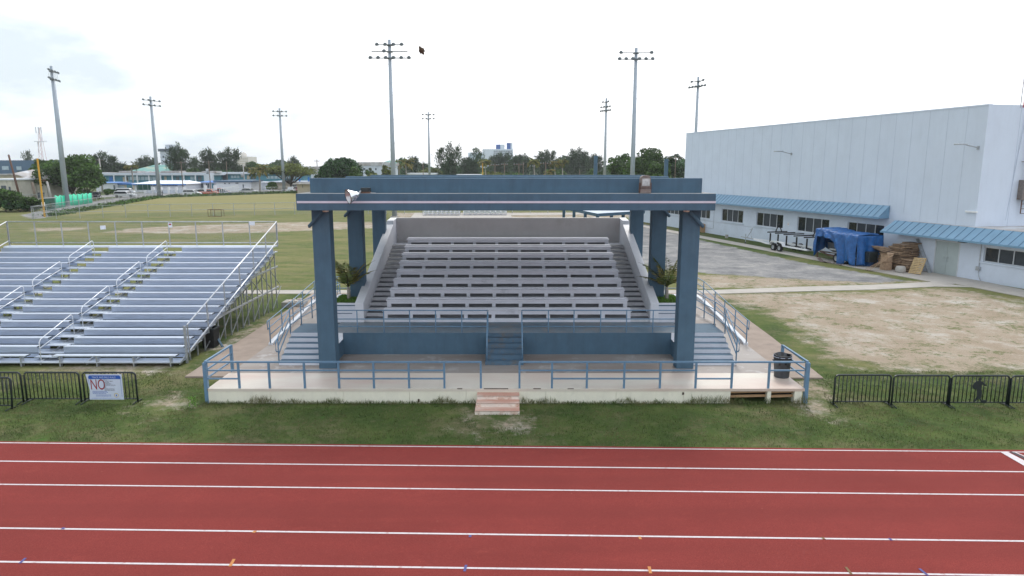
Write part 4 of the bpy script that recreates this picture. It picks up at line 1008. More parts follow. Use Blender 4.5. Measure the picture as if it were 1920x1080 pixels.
mb = B(); mb.bar((s_b+.1, omid-.9, .55), (s_b+.1, omid+1.0, .55), .16, .25); mb.box(s_b-.6, s_b-.0, omid-.3, omid+.5, .4, 1.2); mb.build('outboard_motor', M['black'], cb, bevel=.05)
M['cardk'] = mat('brown_cardboard_edge', (.17,.115,.075), .9, .3, 4)
# cardboard stack
random.seed(21)
print('cards', Wp(1650,505), Wp(1690,510), Wp(1722,513), 'pallet', Wp(1705,514), 'plank', Wp(1630,505), Wp(1744,512))
sc0, oc0 = Wp(1690, 510); oc0 = min(oc0, 2.0)
cols_ = [(-26.0, 1.25, 1.35), (-26.3, 2.1, 1.15), (-27.35, 1.15, 1.95), (-27.5, 2.0, 1.85), (-28.7, 1.05, 1.0), (-28.75,1.7,.85)]
cols_ = [(-.1, .35, 1.30), (.0, -.55, 1.5), (-1.15, .3, 1.85), (-1.2, -.55, 1.95), (-1.9, .2, .9)]
sc, oc = bz(1686, 480, 1.3)[0], 1.55
for (ds, do, hh) in cols_:
    z = .03; i = 0
    while z < hh:
        th = random.uniform(.17, .28); T = TB @ Matrix.Translation((sc+.55+ds+random.uniform(-.08,.08), oc+do+random.uniform(-.08,.08), z)) @ Matrix.Rotation(random.uniform(-.12,.12), 4, 'Z') @ Matrix.Rotation(random.uniform(-.02,.02), 4, 'X')
        mb = MB(); n = int(th/.055)
        for k in range(n):
            a, b_ = random.uniform(-.06,.06), random.uniform(-.06,.06)
            mb.box(-.52+a, .52+a, -.40+b_, .40+b_, k*.055, k*.055+.038, k % 2)
        mb.T = None
        mb2 = MB(T); mb2.add(mb.v, mb.f); mb2.m = list(mb.m)
        o = mb2.build('cardboard_bundle', [M['card'], M['cardk']])
        tag(o, 'bundle of flattened brown cardboard in the tall pile beside the covered boat', 'cardboard bundle', 'flattened cardboard bundles piled against the hall')
        z += n*.055+.004
for k in range(3):
    T = TB @ Matrix.Translation((sc+.95-.5*k*0+.2*k, oc+.35, 1.36+.09*k)) @ Matrix.Rotation(.3*k, 4, 'Z') @ Matrix.Rotation(R(-8), 4, 'Y')
    mb = MB(T); mb.box(-.7, .5, -.45, .45, 0, .03); o = mb.build('cardboard_sheet', M['card']); tag(o, 'loose cardboard sheet lying askew on top of the pile', 'cardboard sheet', 'loose cardboard sheets on the pile')
sB, oB = Wp(1656, 507); 
for k, lab in ((0, 'small brown cardboard carton at the bottom of the two-carton stack'), (1, 'small brown cardboard carton on top of the two-carton stack')):
    T = TB @ Matrix.Translation((sB, oB-.2, .03+.62*k)) @ Matrix.Rotation(.2*k, 4, 'Z')
    c_ = thing('carton', lab, 'carton', tuple(T.translation))
    MB(T).box(-.26, .26, -.3, .3, 0, .6).build('box', M['card'], c_)
    mb = MB(T); mb.add([(-.26,-.3,.601),(.26,-.3,.601),(.3,-.5,.66),(-.3,-.5,.66)], [(0,1,2,3)]); mb.add([(-.26,.3,.601),(.26,.3,.601),(.3,.5,.70),(-.3,.5,.70)], [(0,1,2,3)]); fl_ = mb.build('flap', M['card'], c_)
sp_, op_ = Wp(1700, 513)
T = TB @ Matrix.Translation((sp_-.55, op_-.15, .04)) @ Matrix.Rotation(R(24), 4, 'X') @ Matrix.Rotation(R(4), 4, 'Y')
pa = thing('wooden_pallet', 'pale wooden pallet leaning against the cardboard pile', 'pallet', tuple(T.translation))
mb = MB(T)
for i in range(10): mb.box(-.5, .5, .06, .08, .02+i*.125, .02+i*.125+.085)
mb.build('slats', M['pallet'], pa); mb = MB(T)
for x in (-.48, -.03, .42): mb.box(x, x+.06, -.03, .058, .0, 1.24)
mb.build('stringers', M['pallet'], pa)
s5, o5 = Wp(1748, 513)
mb = B(); mb.bar((s5+.15, .85, .02), (s5+1.75, .62, 2.35), .30, .05); tag(mb.build('metal_channel', M['galv']), 'long grey metal channel leaning on the hall wall between pile and double door', 'metal channel')
s6, o6 = Wp(1632, 508)
for k in range(3):
    mb = B(); mb.bar((s6+.4-.22*k, o6+.2, .03), (s6-.9-.12*k, o6-.9, 1.25+.05*k), .16, .03)
    tag(mb.build('plank', M['card']), 'narrow board leaning against the left side of the cardboard pile', 'plank', 'boards leaning beside the pile')
s7, o7 = Wp(1695, 513); x, y = wl(s7+.35, o7)
o = MB().lathe([(0,0),(.34,0),(.36,.2),(.33,.42),(.25,.5),(0,.52)], 18, (x, y, 0)).build('stone_lump', M['concrete'], smooth=True); tag(o, 'grey rounded lump of concrete at the foot of the cardboard pile', 'concrete lump')
s8 = bz(1318, 430, .3)[0]; mb = B(); mb.bar((s8, .5, .02), (s8, .08, 1.0), .05, .9); tag(mb.build('plywood_board', M['wood']), 'brown plywood sheet leaning on the hall wall behind the right column', 'plywood')
s9 = Wp(1365, 446)[0]; mb = B(); mb.box(s9-.15, s9+.15, .9, 1.1, 0, .35); tag(mb.build('utility_box', M['concrete']), 'small grey utility box in the grass at the foot of the hall wall', 'utility box')

# ================================================================== LIGHT POLES
M['lamp'] = mat('lamp_housing', (.12,.14,.15), .6, .2, 5)
def light_pole(px, pytop, Y, base=None, arms=((1.9,6),(3.6,6)), rot=0, label='', r=.36, ht=None, trusses=True, lampsets=None):
    x, _, zt = d(px, pytop, Y)
    t = thing('floodlight_pole', label, 'light pole', (x, Y, 0), 0, 'tall grey floodlight poles round the field')
    MB().tube([(x, Y, -.1), (x, Y, zt*.5), (x, Y, zt)], r, 12, r2=r*.56).build('shaft', M['pole'], t, smooth=True)
    MB().lathe([(r*1.6,0),(r*1.6,.15),(r*1.15,.2)], 12, (x, Y, 0)).build('base', M['concrete'], t)
    pg = MB()
    for i, z in enumerate(np.arange(4, zt-1, .9)):
        s_ = -1 if i % 2 else 1; rr_ = r*(1-.44*z/zt); pg.box(x+s_*rr_-.05*(s_ < 0)-.0, x+s_*rr_+.08, Y-.03, Y+.03, z, z+.05)
    pg.build('climbing_pegs', M['rust'], t)
    for dz, n, hw in arms:
        z = zt-dz; T = Matrix.Translation((x, Y, z)) @ Matrix.Rotation(rot, 4, 'Z')
        a = MB(T); a.bar((-hw, -.15, 0), (hw, -.15, 0), .12, .12); a.box(-.42, .42, -.4, .4, -.10, .06)
        ao = a.build('crossarm', M['lamp'], t)
        lm = [(-1+2*i/(n-1))*hw for i in range(n)] if n > 1 else [-hw*.3]
        for u in lm:
            if abs(u) < .35: u = .6
            l_ = MB(T @ Matrix.Translation((u, -.25, .12)) @ Matrix.Rotation(R(38), 4, 'X')); l_.lathe([(0,.18),(.11,.17),(.20,.12),(.28,-.02),(.32,-.16)], 10); lo = l_.build('lamp', M['lamp'], t)
            l2 = MB(T @ Matrix.Translation((u, -.25, .12)) @ Matrix.Rotation(R(38), 4, 'X')); l2.lathe([(0,-.10),(.23,-.11)], 10); l2.build('lamp_glass', M['lampglass'], lo)
    if trusses and len(arms) > 1:
        k = MB()
        for i in range(len(arms)-1):
            z1, z2 = zt-arms[i][0], zt-arms[i+1][0]; hw = arms[i][2]; T = Matrix.Rotation(rot, 4, 'Z'); k.T = Matrix.Translation((x, Y, 0)) @ T
            for u in np.linspace(-hw, hw, 7): k.tube([(u, -.1, z1), (u, -.1, z2)], .015, 4)
            for u in np.linspace(-hw, hw*.8, 6): k.tube([(u, -.1, z2), (u+hw*.2, -.1, z1)], .012, 4)
        k.build('arm_bracing', M['galv'], t)
    return t
light_pole(730, 74.5, 107, arms=((.75,4,1.85),(1.7,1,2.7),(2.65,6,2.9)), label='nearest left-centre floodlight pole with three lamp rows, rising behind the grandstand roof', r=.40)
light_pole(1193, 90, 112, arms=((.75,2,2.4),(1.7,6,2.6)), label='floodlight pole with two thin lamp rows rising behind the right end of the grandstand', r=.42)
light_pole(1309.5, 144, 147, arms=((.9,2,1.7),(2.0,6,2.3)), rot=R(-62), label='floodlight pole standing behind the tall white hall', r=.40)
light_pole(1137, 184, 187, arms=((1.0,2,1.2),(2.3,4,1.9),(3.3,6,2.1)), rot=R(-60), label='distant floodlight pole with three rows seen at an angle, right of centre', r=.42)
light_pole(803, 210, 229, arms=((.9,4,1.8),(2.2,4,1.8)), label='distant thin floodlight pole standing between the palm and the feathery tree', r=.42)
light_pole(524, 203, 218, arms=((1.0,4,1.9),(2.3,4,1.9)), rot=R(20), label='distant floodlight pole in front of the spreading flat-topped tree', r=.50)
light_pole(282, 181, 178.7, arms=((1.0,4,2.6),(2.2,4,2.6)), rot=R(72), label='floodlight pole in front of the white metal-roofed building', r=.50)
light_pole(96.5, 124, 134.8, arms=((1.0,4,2.4),(2.5,4,2.6)), rot=R(106), label='leftmost floodlight pole beside the bright green sheeting', r=.55)
# bird
x, y, z = d(790, 94, 16)
t = thing('bird', 'small brown bird flying in the white sky right of the tallest floodlight pole', 'bird', (x, y, z))
T = Matrix.Translation((x, y, z)) @ Matrix.Rotation(R(-28), 4, 'Y')
MB(T).lathe([(0,.10),(.022,.085),(.03,.06),(.042,.03),(.052,0),(.046,-.035),(.03,-.07),(.022,-.10),(.0,-.115)], 14).build('body', M['bird'], t, smooth=True)
for s_ in (-1, 1):
    mb = MB(T); mb.add([(s_*.03,0,.05),(s_*.066,.05,.02),(s_*.06,.08,-.05),(s_*.03,.02,-.06)], [(0,1,2,3)]); mb.build('wing', M['bird'], t)
# ================================================================== FENCES
def fence(name, pts, h, n, label, group=None, mid=True, step=None):
    t = thing(name, label, 'fence', (pts[0][0], pts[0][1], 0), 0, group)
    r_ = MB(); k = MB()
    for a, b_ in zip(pts[:-1], pts[1:]):
        for z in ((h, h*.52) if mid else (h,)): r_.tube([(*a, z), (*b_, z)], .03, 6)
        k.add([(*a, .02), (*b_, .02), (*b_, h), (*a, h)], [(0,1,2,3)])
    r_.build('rail', M['galv'], t); k.build('mesh', M['link'], t)
    for a, b_ in zip(pts[:-1], pts[1:]):
        L = math.hypot(b_[0]-a[0], b_[1]-a[1]); m = max(1, int(round(L/n)))
        for i in range(m+1 if b_ is pts[-1] else m):
            u = i/m; x, y = a[0]+(b_[0]-a[0])*u, a[1]+(b_[1]-a[1])*u
            MB().tube([(x, y, 0), (x, y, h+.05)], .045, 6).build('post', M['galv'], t)
    return t
fA = g(61, 411.5); fB = g(553, 402)
fence('chain_link_fence', [fA, fB, (18, 116)], 1.95, 3.05, 'long chain link fence crossing the field in front of the dry outfield')
fence('chain_link_fence', [(fA[0]-.3, fA[1]+.8), g(288, 371)], 1.9, 5.2, 'chain link fence running from the yellow pole along the gravel road')
fence('chain_link_fence', [g(290, 371), g(460, 366), g(560, 361), g(640, 359)], 1.9, 7, 'far chain link fence between the dry outfield and the parked cars')
fence('chain_link_fence', [g(-60, 389), g(85, 384)], 2.2, 5, 'chain link fence in front of the old stained house')
# goal cage
x, y = g(403, 406)
t = thing('training_cage', 'small dark wire cage standing in front of the field fence', 'cage', (x, y, 0)); mb = MB()
w_ = 1.05
for a, b_ in (((-w_,0,0),(-w_,0,1.1)),((w_,0,0),(w_,0,1.1)),((-w_,0,1.1),(w_,0,1.1)),((-w_,1,0),(-w_,1,1.0)),((w_,1,0),(w_,1,1.0)),((-w_,1,1.0),(w_,1,1.0)),((-w_,0,1.1),(-w_,1,1.0)),((w_,0,1.1),(w_,1,1.0)),((-w_,0,.05),(w_,0,.05)),((0,0,0),(0,0,1.1))):
    mb.tube([(x+a[0], y+a[1], a[2]), (x+b_[0], y+b_[1], b_[2])], .035, 6)
mb.build('frame', M['rust'], t); MB().add([(x-w_,y+1,0),(x+w_,y+1,0),(x+w_,y+1,1),(x-w_,y+1,1)], [(0,1,2,3)]).build('net', M['link'], t)
# yellow pole
x, y = g(84, 407); zt = d(70, 297, y)
mb = MB(); mb.tube([(x, y, 0), (zt[0], y, zt[2])], .13, 8); o = mb.build('foul_pole', M['yellow']); tag(o, 'tall orange-yellow pole leaning slightly behind the corner of the field fence', 'pole')
x, y = g(86, 400); tag(MB().box(x-.2,x+.35,y-.5,y-.47,1.2,1.9).build('notice_board', M['white']), 'small white notice tied to the fence beside the yellow pole', 'notice')
def upole(px, pyt, Y, label, arm=1.3, m='woodpole', r=.14, box=False, rz=0, lean=0):
    x, _, zt = d(px, pyt, Y); t = thing('utility_pole', label, 'utility pole', (x, Y, 0), rz)
    MB().tube([(x+lean, Y, -.1), (x, Y, zt)], r, 8, r2=r*.75).build('shaft', M[m], t, smooth=True)
    if arm:
        mb = MB(); mb.bar((x-arm, Y, zt-.5), (x+arm, Y, zt-.5), .12); mb.build('crossarm', M['woodpole'], t)
        mb = MB()
        for u in (-arm*.9, -arm*.4, arm*.4, arm*.9): mb.lathe([(.06,0),(.08,.1),(.03,.25)], 6, (x+u, Y, zt-.45))
        mb.build('insulators', M['galv'], t)
    if box: MB().lathe([(0,0),(.42,0),(.42,1.5),(.3,1.6),(0,1.6)], 12, (x-box*.65, Y-.1, zt-4.2)).build('transformer', M['galv'], t, smooth=True)
    return (x, Y, zt)
UP = []
upole(16, 290, 150, 'tall bare brown pole at the far left in front of the old house', 0, 'rust', .24, lean=1.5)
upole(88, 340, 150, 'short grey post beside the large round tree', 0, 'concpole', .25, lean=.6); upole(60, 342, 146, 'short weathered post in front of the stained wall', 0, 'woodpole', .3, lean=.5)
UP.append(upole(186, 297, 205, 'utility pole with a transformer right of the large round tree', 1.2, 'concpole', .25, box=1))
UP.append(upole(339, 302, 212, 'utility pole at the right end of the white metal roof', 1.4))
UP.append(upole(391, 301, 222, 'utility pole with transformer behind the blue canopies', 1.6, box=1))
UP.append(upole(424, 303, 240, 'plain utility pole behind the flat-roofed white building', 0))
UP.append(upole(456, 310, 245, 'utility pole with two grey transformers left of the palm', 1.2, 'concpole', .2, box=1))
UP.append(upole(594, 299, 200, 'thin utility pole in front of the dark rounded trees', .8, 'concpole', .18))
for px, py, lab, a, m in ((748,304,'thin pole just left of the tall palm behind the roof',0,'concpole'),(793,302,'thin brown pole just left of the thin floodlight pole',0,'woodpole'),
   (905,306,'slim yellow pole among the trees left of the palms',0,'yellow'),(928,306,'utility pole behind the roof left of the twin-armed pole',1.0,'concpole'),(946,305,'short grey pole with bracket behind the roof',.8,'concpole'),
   (973,305,'utility pole with crossarm near the middle palm',1.3,'concpole'),(1023,303,'stout utility pole between the palms',1.3,'concpole'),(981,304,'thin bare pole behind the middle of the roof',0,'woodpole'),
   (1087,318,'thin grey pole left of the blue post',0,'concpole'),(1267,292,'tall wooden utility pole beside the hall',1.8,'concpole')):
    UP.append(upole(px, py, 170, lab, a, 'woodpole' if m == 'concpole' else m, .11))
for px, py, lab in ((1117,292,'dark blue square post left of the far floodlight pole'),(1249.5,298,'dark blue square post right of the near floodlight pole')):
    x, _, zt = d(px, py, 120); tag(MB().box(x-.3,x+.3,119.7,120.3,0,zt).build('steel_post', M['blue']), lab, 'post')
for a, b_ in ((0,1),(1,2),(2,3),(3,4),(7,9),(9,10),(10,11),(11,15)):
    if max(a,b_) >= len(UP): continue
    p, q = UP[a], UP[b_]; mb = MB()
    for dz in (.3, 1.3):
        mb.tube([(p[0]+(q[0]-p[0])*u, p[1]+(q[1]-p[1])*u, p[2]-dz+(q[2]-p[2])*u-2.2*u*(1-u)) for u in np.linspace(0, 1, 9)], .03, 4)
    tag(mb.build('power_line', M['rubber']), 'thin dark overhead wires sagging between the background poles', 'power line', 'overhead wires in the background')
# lattice tower far left
x, _, zt = d(73, 237, 420); x2 = d(79, 300, 420)[0]
t = thing('radio_mast', 'thin red and white lattice radio mast at the far left', 'mast', (x, 420, 0)); mb = MB()
def hwm(z): return 1.6*(1-z/zt)+.35
for z0_ in np.arange(0, zt-1, 2.4):
    z1_ = z0_+2.4
    for a, b_ in ((-1,-1),(1,-1),(1,1),(-1,1)):
        mb.bar((x+a*hwm(z0_), 420+b_*hwm(z0_), z0_), (x+a*hwm(z1_), 420+b_*hwm(z1_), z1_), .14)
    mb.bar((x-hwm(z0_), 420-hwm(z0_), z0_), (x+hwm(z1_), 420-hwm(z1_), z1_), .09); mb.bar((x+hwm(z0_), 420-hwm(z0_), z0_), (x-hwm(z1_), 420-hwm(z1_), z1_), .09)
mb.build('lattice', mat('mast_paint', (.62,.42,.42), .6, .2, .12), t)
mb = MB(); zz = d(73, 266, 420)[2]; mb.box(x-3.2, x+3.2, 418.5, 421, zz, zz+.35)
for u, dz in ((-1.6,0),(0,0),(1.6,0),(-1.3,-8),(1.3,-5),(-1.4,-12)): mb.box(x+u-.22, x+u+.22, 419, 419.4, zt-4+dz, zt-.2+dz+ (0 if dz == 0 else -1))
mb.build('antenna_panels', M['whitem'], t)

# ================================================================== BACKGROUND BUILDINGS
def bldg(px0, px1, Y, pyt, depth, label, wall='palewall', roof=None, pyb=None, over=.4, windows=(), name='building', ridge=None, rth=.35, cat='building'):
    x0, x1 = d(px0, 330, Y)[0], d(px1, 330, Y)[0]; zt = d((px0+px1)/2, pyt, Y)[2]
    t = thing(name, label, cat, ((x0+x1)/2, Y, 0))
    MB().box(x0, x1, Y, Y+depth, 0, zt-(rth if roof else 0)).build('wall', M[wall], t)
    if roof:
        if ridge is None: MB().box(x0-over, x1+over, Y-over, Y+depth+over, zt-rth, zt).build('roof', M[roof], t)
        else:
            mb = MB(); ze = zt-rth; mb.add([(x0-over, Y-over, ze), (x1+over, Y-over, ze), (x1+over, Y+depth+over, ze), (x0-over, Y+depth+over, ze), (x0+ridge, Y+depth/2, zt+rth*.0+ridge_h(px0,px1,Y,pyt,depth)), (x1-ridge, Y+depth/2, zt+ridge_h(px0,px1,Y,pyt,depth))],
              [(0,1,5,4), (1,2,5), (2,3,4,5), (3,0,4), (0,3,2,1)]); mb.build('roof', M[roof], t)
    for w_ in windows:
        u0, u1, v0, v1, m_ = w_[:5]; n = w_[5] if len(w_) > 5 else 1; nm = w_[6] if len(w_) > 6 else 'window'
        za, zb = d((u0+u1)/2, v1, Y)[2], d((u0+u1)/2, v0, Y)[2]
        for i in range(n):
            a = d(u0+(u1-u0)*i/n, 330, Y)[0]; b_ = d(u0+(u1-u0)*(i+.78 if n > 1 else i+1)/n, 330, Y)[0]
            mb = MB(); mb.box(a, b_, Y-.12, Y-.005, za, zb); mb.build(nm, M[m_], t)
    return t
def ridge_h(*a): return 0.0
# school block
school = bldg(183, 395, 250, 324.5, 9, 'long two-storey blue school block with flat roof, left part', 'teal', 'palewall', windows=(
    (191,198,332,339,'palepane',1),(205,211,331,342,'bluet',1,'door'),(230,240,332,342,'tan',1,'door'),(236,300,331,337.5,'palepane',9),(308,312,331,338,'tan',1,'door'),(330,336,331,341,'farwin',1),(357,368,331,337,'palepane',2),(371,378,331,339,'farwin',1),
    (183,395,342.5,344,'palewall',1,'balcony_slab'),(185,300,345,353,'farwin',12),(312,330,345,353,'farwin',3)), over=1.2, rth=.8)
x0 = d(183,330,250)[0]; x1 = d(395,330,250)[0]; zz = d(290,328,250)[2]
mb = MB(); rr = random.Random(4)
xx = x0
while xx < x1-3: 
    w_ = rr.uniform(2,7); mb.box(xx, xx+w_, 250+.5, 256, zz+.7, zz+.75+rr.uniform(.1,.8)); xx += w_+rr.uniform(0,2)
mb.build('roof_patches', M['roofg'], school)
mb = MB()
for x in np.arange(x0+2, x1, 4.2): mb.box(x, x+.35, 248.9, 249.3, 0, zz)
mb.build('balcony_posts', M['whitem'], school)
bldg(394, 570, 262, 323, 9, 'two-storey teal school block with flat roof, right part behind the palm', 'teal', 'palewall', windows=(
    (401,412,329,334,'palepane',2),(418,426,326,340,'farwin',1),(433,450,329,334,'palepane',3),(463,468,329,336,'tan',1,'door'),(470,480,330,336,'farwin',2),(395,480,337,338.5,'palewall',1,'balcony_slab'),(500,565,330,335,'palepane',9)), over=1.1, rth=.7)
mb = MB(); x0,_,z0_ = d(386,322,248); x1 = d(396,322,248)[0]
o = MB().box(x0, x1, 246, 250, 0, d(390,325,248)[2]).build('stair_tower', M['palewall']); tag(o, 'narrow white stair tower in the middle of the blue school block', 'stair tower')
def gable(px0, px1, Y, pye, pyr, depth, label, wall, roof, trim=None, windows=(), inset=2.0, over=.8):
    x0, x1 = d(px0, 330, Y)[0], d(px1, 330, Y)[0]; ze = d(px0, pye, Y-over)[2]; zr_ = d(px0, pyr, Y+depth/2)[2]
    t = thing('building', label, 'building', ((x0+x1)/2, Y, 0))
    MB().box(x0, x1, Y, Y+depth, 0, ze-.02).build('wall', M[wall], t)
    mb = MB(); mb.add([(x0-over,Y-over,ze),(x1+over,Y-over,ze),(x1+over,Y+depth+over,ze),(x0-over,Y+depth+over,ze),(x0+inset,Y+depth/2,zr_),(x1-inset*.3,Y+depth/2,zr_)], [(0,1,5,4),(1,2,5),(2,3,4,5),(3,0,4),(0,3,2,1)])
    ro = mb.build('roof', M[roof], t)
    if trim: MB().box(x0-over-.02, x1+over+.02, Y-over-.06, Y-over-.004, ze-.35, ze+.02).build('eave_trim', M[trim], ro)
    for u0, u1, v0, v1, m_, n in windows:
        za, zb = d(u0, v1, Y)[2], d(u0, v0, Y)[2]
        for i in range(n):
            a = d(u0+(u1-u0)*i/n, 330, Y)[0]; b_ = d(u0+(u1-u0)*(i+.75 if n > 1 else i+1)/n, 330, Y)[0]
            MB().box(a, b_, Y-.1, Y-.004, za, zb).build('window', M[m_], t)
    return t
gable(250, 345, 215, 345, 338, 12, 'low white building with a bright white metal roof and blue eave', 'whitem', 'roofw', 'bluet', ((262,293,347,348.8,'farwin',11),(303,332,347,348.8,'farwin',10),(339,342,347,348.6,'farwin',1)), inset=4)
gable(178, 213, 222, 343, 340.5, 9, 'low white building with a blue sheet roof behind the utility pole', 'whitem', 'bluet', None, ((211,214,347,358,'farwin',1),), inset=3)
bldg(213, 246, 224, 344, 6, 'low shed with vertical pale slats and a blue canopy', 'tan', 'bluet', windows=((213,232,348,357,'palepane',8),(236,246,346,356,'teal',1)))
gable(372, 405, 226, 342, 338.5, 8, 'small building with pale tarpaulin-blue roof left of the flat white building', 'whitem', 'bluet', None, ((376,380,344,352,'farwin',1),(385,392,344,352,'farwin',2),(396,400,344,353,'teal',1)))
bldg(404, 470, 222, 338.5, 9, 'white flat-roofed building with small square windows', 'whitem', 'ware', windows=((419.5,422,343,345,'farwin',1),(428,430,343,345,'farwin',1),(441,443,342.5,344.5,'farwin',1),(443.6,446,342.5,344.5,'farwin',1),(454,456,346,352,'farwin',1)), over=.6, rth=.5)
for px, w_ in ((384,1.0),(402,1.0),(479,.0)):
    if w_: x = d(px, 350, 205)[0]; tag(MB().box(x-.35,x+.35,205,205.7,0,2.4).build('gate_pillar', M['white']), 'white square gate pillar left of the red pickup' if px < 390 else 'white square gate pillar behind the red and blue pickups', 'gate pillar')
mb = MB(); ww_ = thing('perimeter_wall', 'low white perimeter wall with pillars in front of the white metal roof', 'wall', (-110, 208, 0))
xa, xb = d(272,350,206)[0], d(345,350,206)[0]; MB().box(xa, xb, 206, 206.2, 0, 1.1).build('wall', M['palewall'], ww_)
for x in np.linspace(xa, xb, 6): MB().box(x-.3, x+.3, 205.8, 206.4, 0, 1.9).build('pillar', M['white'], ww_)
bldg(470, 495, 235, 341, 6, 'small grey-white shed left of the bright shrub', 'palewall', 'roofw', windows=((471,478,345,351,'farwin',1),))
bldg(512, 590, 240, 340, 10, 'long grey low building with blue posts and trim under the spreading tree', 'tan', 'palewall', windows=((560,563,332,341,'bluet',1,'post'),(577,580,332,341,'bluet',1,'post'),(545,556,346,353,'farwin',3)), over=1.0)
bldg(556, 584, 207, 343.5, 5, 'small cream kiosk with an overhanging flat roof next to the roof edge', 'tan', 'roofg', windows=((566,567,347,352,'farwin',1),), over=1.0)
# left side
bldg(-30, 70, 330, 300.5, 30, 'large dark blue warehouse at the far left', 'ware', windows=((6,18,311.5,318.5,'palepane',1),(33,42,312,318.5,'palepane',1)))
old = gable(33, 85, 160, 336.5, 320, 14, 'old stained pale house with grey gable roof behind the yellow pole', 'oldwall', 'roofg', 'rust', ((36,82,361,371,'farwin',5),), inset=5)
bldg(-20, 20, 152, 335, 10, 'old low pale house with white walls at the left edge', 'oldwall', 'roofw', windows=((0,10,348,360,'farwin',2),(14,17,350,366,'farwin',1)))
bldg(0, 26, 175, 326, 8, 'brownish upper storey house behind the left edge house', 'tan', 'roofg')
mb = MB(); x0, x1 = d(24,330,168)[0], d(50,330,168)[0]; mb.add([(x0,168,d(24,325,168)[2]),(x1,168,d(50,334,168)[2]),(x1+4,176,d(50,334,168)[2]+1),(x0,176,d(24,325,168)[2]+1)], [(0,1,2,3)]); o = mb.build('sheet_roof', M['roofg'], old)
# dark green booth and green sheeting
xa, ya = g(87, 396); xb, yb = g(105, 394)
t = thing('ticket_booth', 'dark green booth with a flat roof at the left end of the green sheeting', 'booth', (xa, ya, 0))
MB().box(xa, xb, ya, ya+2.6, 0, d(90,372.5,ya)[2]).build('wall', M['dgreen'], t); z_ = d(90,372.5,ya)[2]; MB().box(xa-.5, xb+.4, ya-.5, ya+3, z_, z_+.14).build('roof', M['galv'], t)
xa, ya = g(104.5, 391); xb, yb = g(173, 381); zt_a = d(105, 368, ya)[2]; zt_b = d(173, 362.5, yb)[2]
sh = thing('green_sheeting', 'bright green fabric sheeting fixed along a fence beside the round tree', 'fence sheeting', (xa, ya, 0)); vs = []; n = 60; rr = random.Random(2)
for i in range(n+1):
    u = i/n; x, y = xa+(xb-xa)*u, ya+(yb-ya)*u; o_ = .12*math.sin(i*1.3)+.05*rr.random(); ztt = zt_a+(zt_b-zt_a)*u+.10*math.sin(i*.9)+.12*rr.random()
    vs += [(x, y+o_, .05), (x, y+o_*.3, ztt*.5), (x, y+o_, ztt)]
k_ = MB().add(vs, [(i*3+j, (i+1)*3+j, (i+1)*3+j+1, i*3+j+1) for i in range(n) for j in range(2)]).build('fabric', M['tgreen'], sh, smooth=True); so = k_.modifiers.new('s', 'SOLIDIFY'); so.thickness = .02
for i in range(8): u = i/7; x, y = xa+(xb-xa)*u, ya+(yb-ya)*u+.25; MB().tube([(x,y,0),(x,y,zt_a*.97)], .05, 6).build('post', M['galv'], sh)
# tall things
tw = bldg(304, 328, 420, 279, 12, 'tall pale grey tower block behind the large feathery tree', 'palewall', 'farwin', windows=((303.5,328,286,287.5,'whitem',1,'ledge'),(308,311,292,296,'farwin',1)), rth=1.6, over=.8)
x0,x1 = d(308,270,420)[0], d(322,270,420)[0]; z_ = d(310,279,420)[2]; MB().box(x0, x1, 421, 429, z_, d(310,271,420)[2]).build('penthouse', M['palewall'], tw)
bldg(443, 467.5, 900, 293.5, 30, 'distant cream high-rise hotel with many rows of windows', 'beige', windows=tuple((445.5,467,297+i*4.4,299+i*4.4,'tan',7) for i in range(7)))
x0,x1 = d(449,290,905)[0], d(457,290,905)[0]; tag(MB().lathe([(4,0),(4,3),(2.6,5),(0,6)], 10, ((x0+x1)/2, 912, d(450,293.5,905)[2])).build('roof_turret', M['beige']), 'small round turret on top of the distant cream high-rise', 'turret')
gable(228, 296, 330, 325, 309, 40, 'wide faded green sloping roof behind the school, next to the small palm', 'palewall', 'rooft', None, ((232,252,325,330,'whitem',1),), inset=6)
wc = bldg(563, 655, 330, 312, 30, 'white commercial building with ragged grey roof behind the dark rounded trees, left part', 'palewall', 'roofg', windows=((566,594,315.5,317.5,'palepane',8),(600,640,313,315,'roofw',1)), rth=2)
bldg(655, 728, 326, 304, 28, 'white two-storey building with a dark square window right of the dark rounded trees', 'palewall', 'roofg', windows=((681,685.5,315,319,'farwin',1),(704,706.5,315,319,'farwin',1),(656,728,309,310,'whitem',1,'ledge')), rth=1.6)
gable(718, 735, 330, 306, 301, 12, 'little turquoise roof beside the nearest floodlight pole', 'palewall', 'rooft')
bldg(766, 815, 250, 324.5, 8, 'low white wall-like building with reddish coping behind the roof beams', 'palewall', 'roofw', rth=.5)
bldg(858, 900, 250, 327, 8, 'low white roof just showing above the grandstand beams', 'palewall', 'roofw', rth=.5)
bldg(700, 722, 420, 322, 10, 'pale lower wing beside the white two-storey building', 'palewall')
ht = bldg(905, 962, 620, 279.5, 20, 'distant white and blue hotel with stepped roof above the trees', 'hotel', windows=tuple((926,961,282.5+i*3.6,284.3+i*3.6,'farwin',11) for i in range(5)))
for u0, u1, v, m_ in ((930,938,271,'hblue'),(938,946,271,'hotel'),(950,957.5,268,'hblue'),(957.5,961,268,'hotel')):
    a, b_ = d(u0,270,622)[0], d(u1,270,622)[0]; MB().box(a, b_-.02, 622, 634, d(u0,279.5,620)[2], d(u0,v,622)[2]).build('rooftop_block', M[m_], ht)
bldg(878, 912, 640, 286, 20, 'distant pale blue wing of the hotel half hidden by trees', 'hotel', windows=tuple((880,910,290+i*3.6,292+i*3.6,'palepane',8) for i in range(4)))
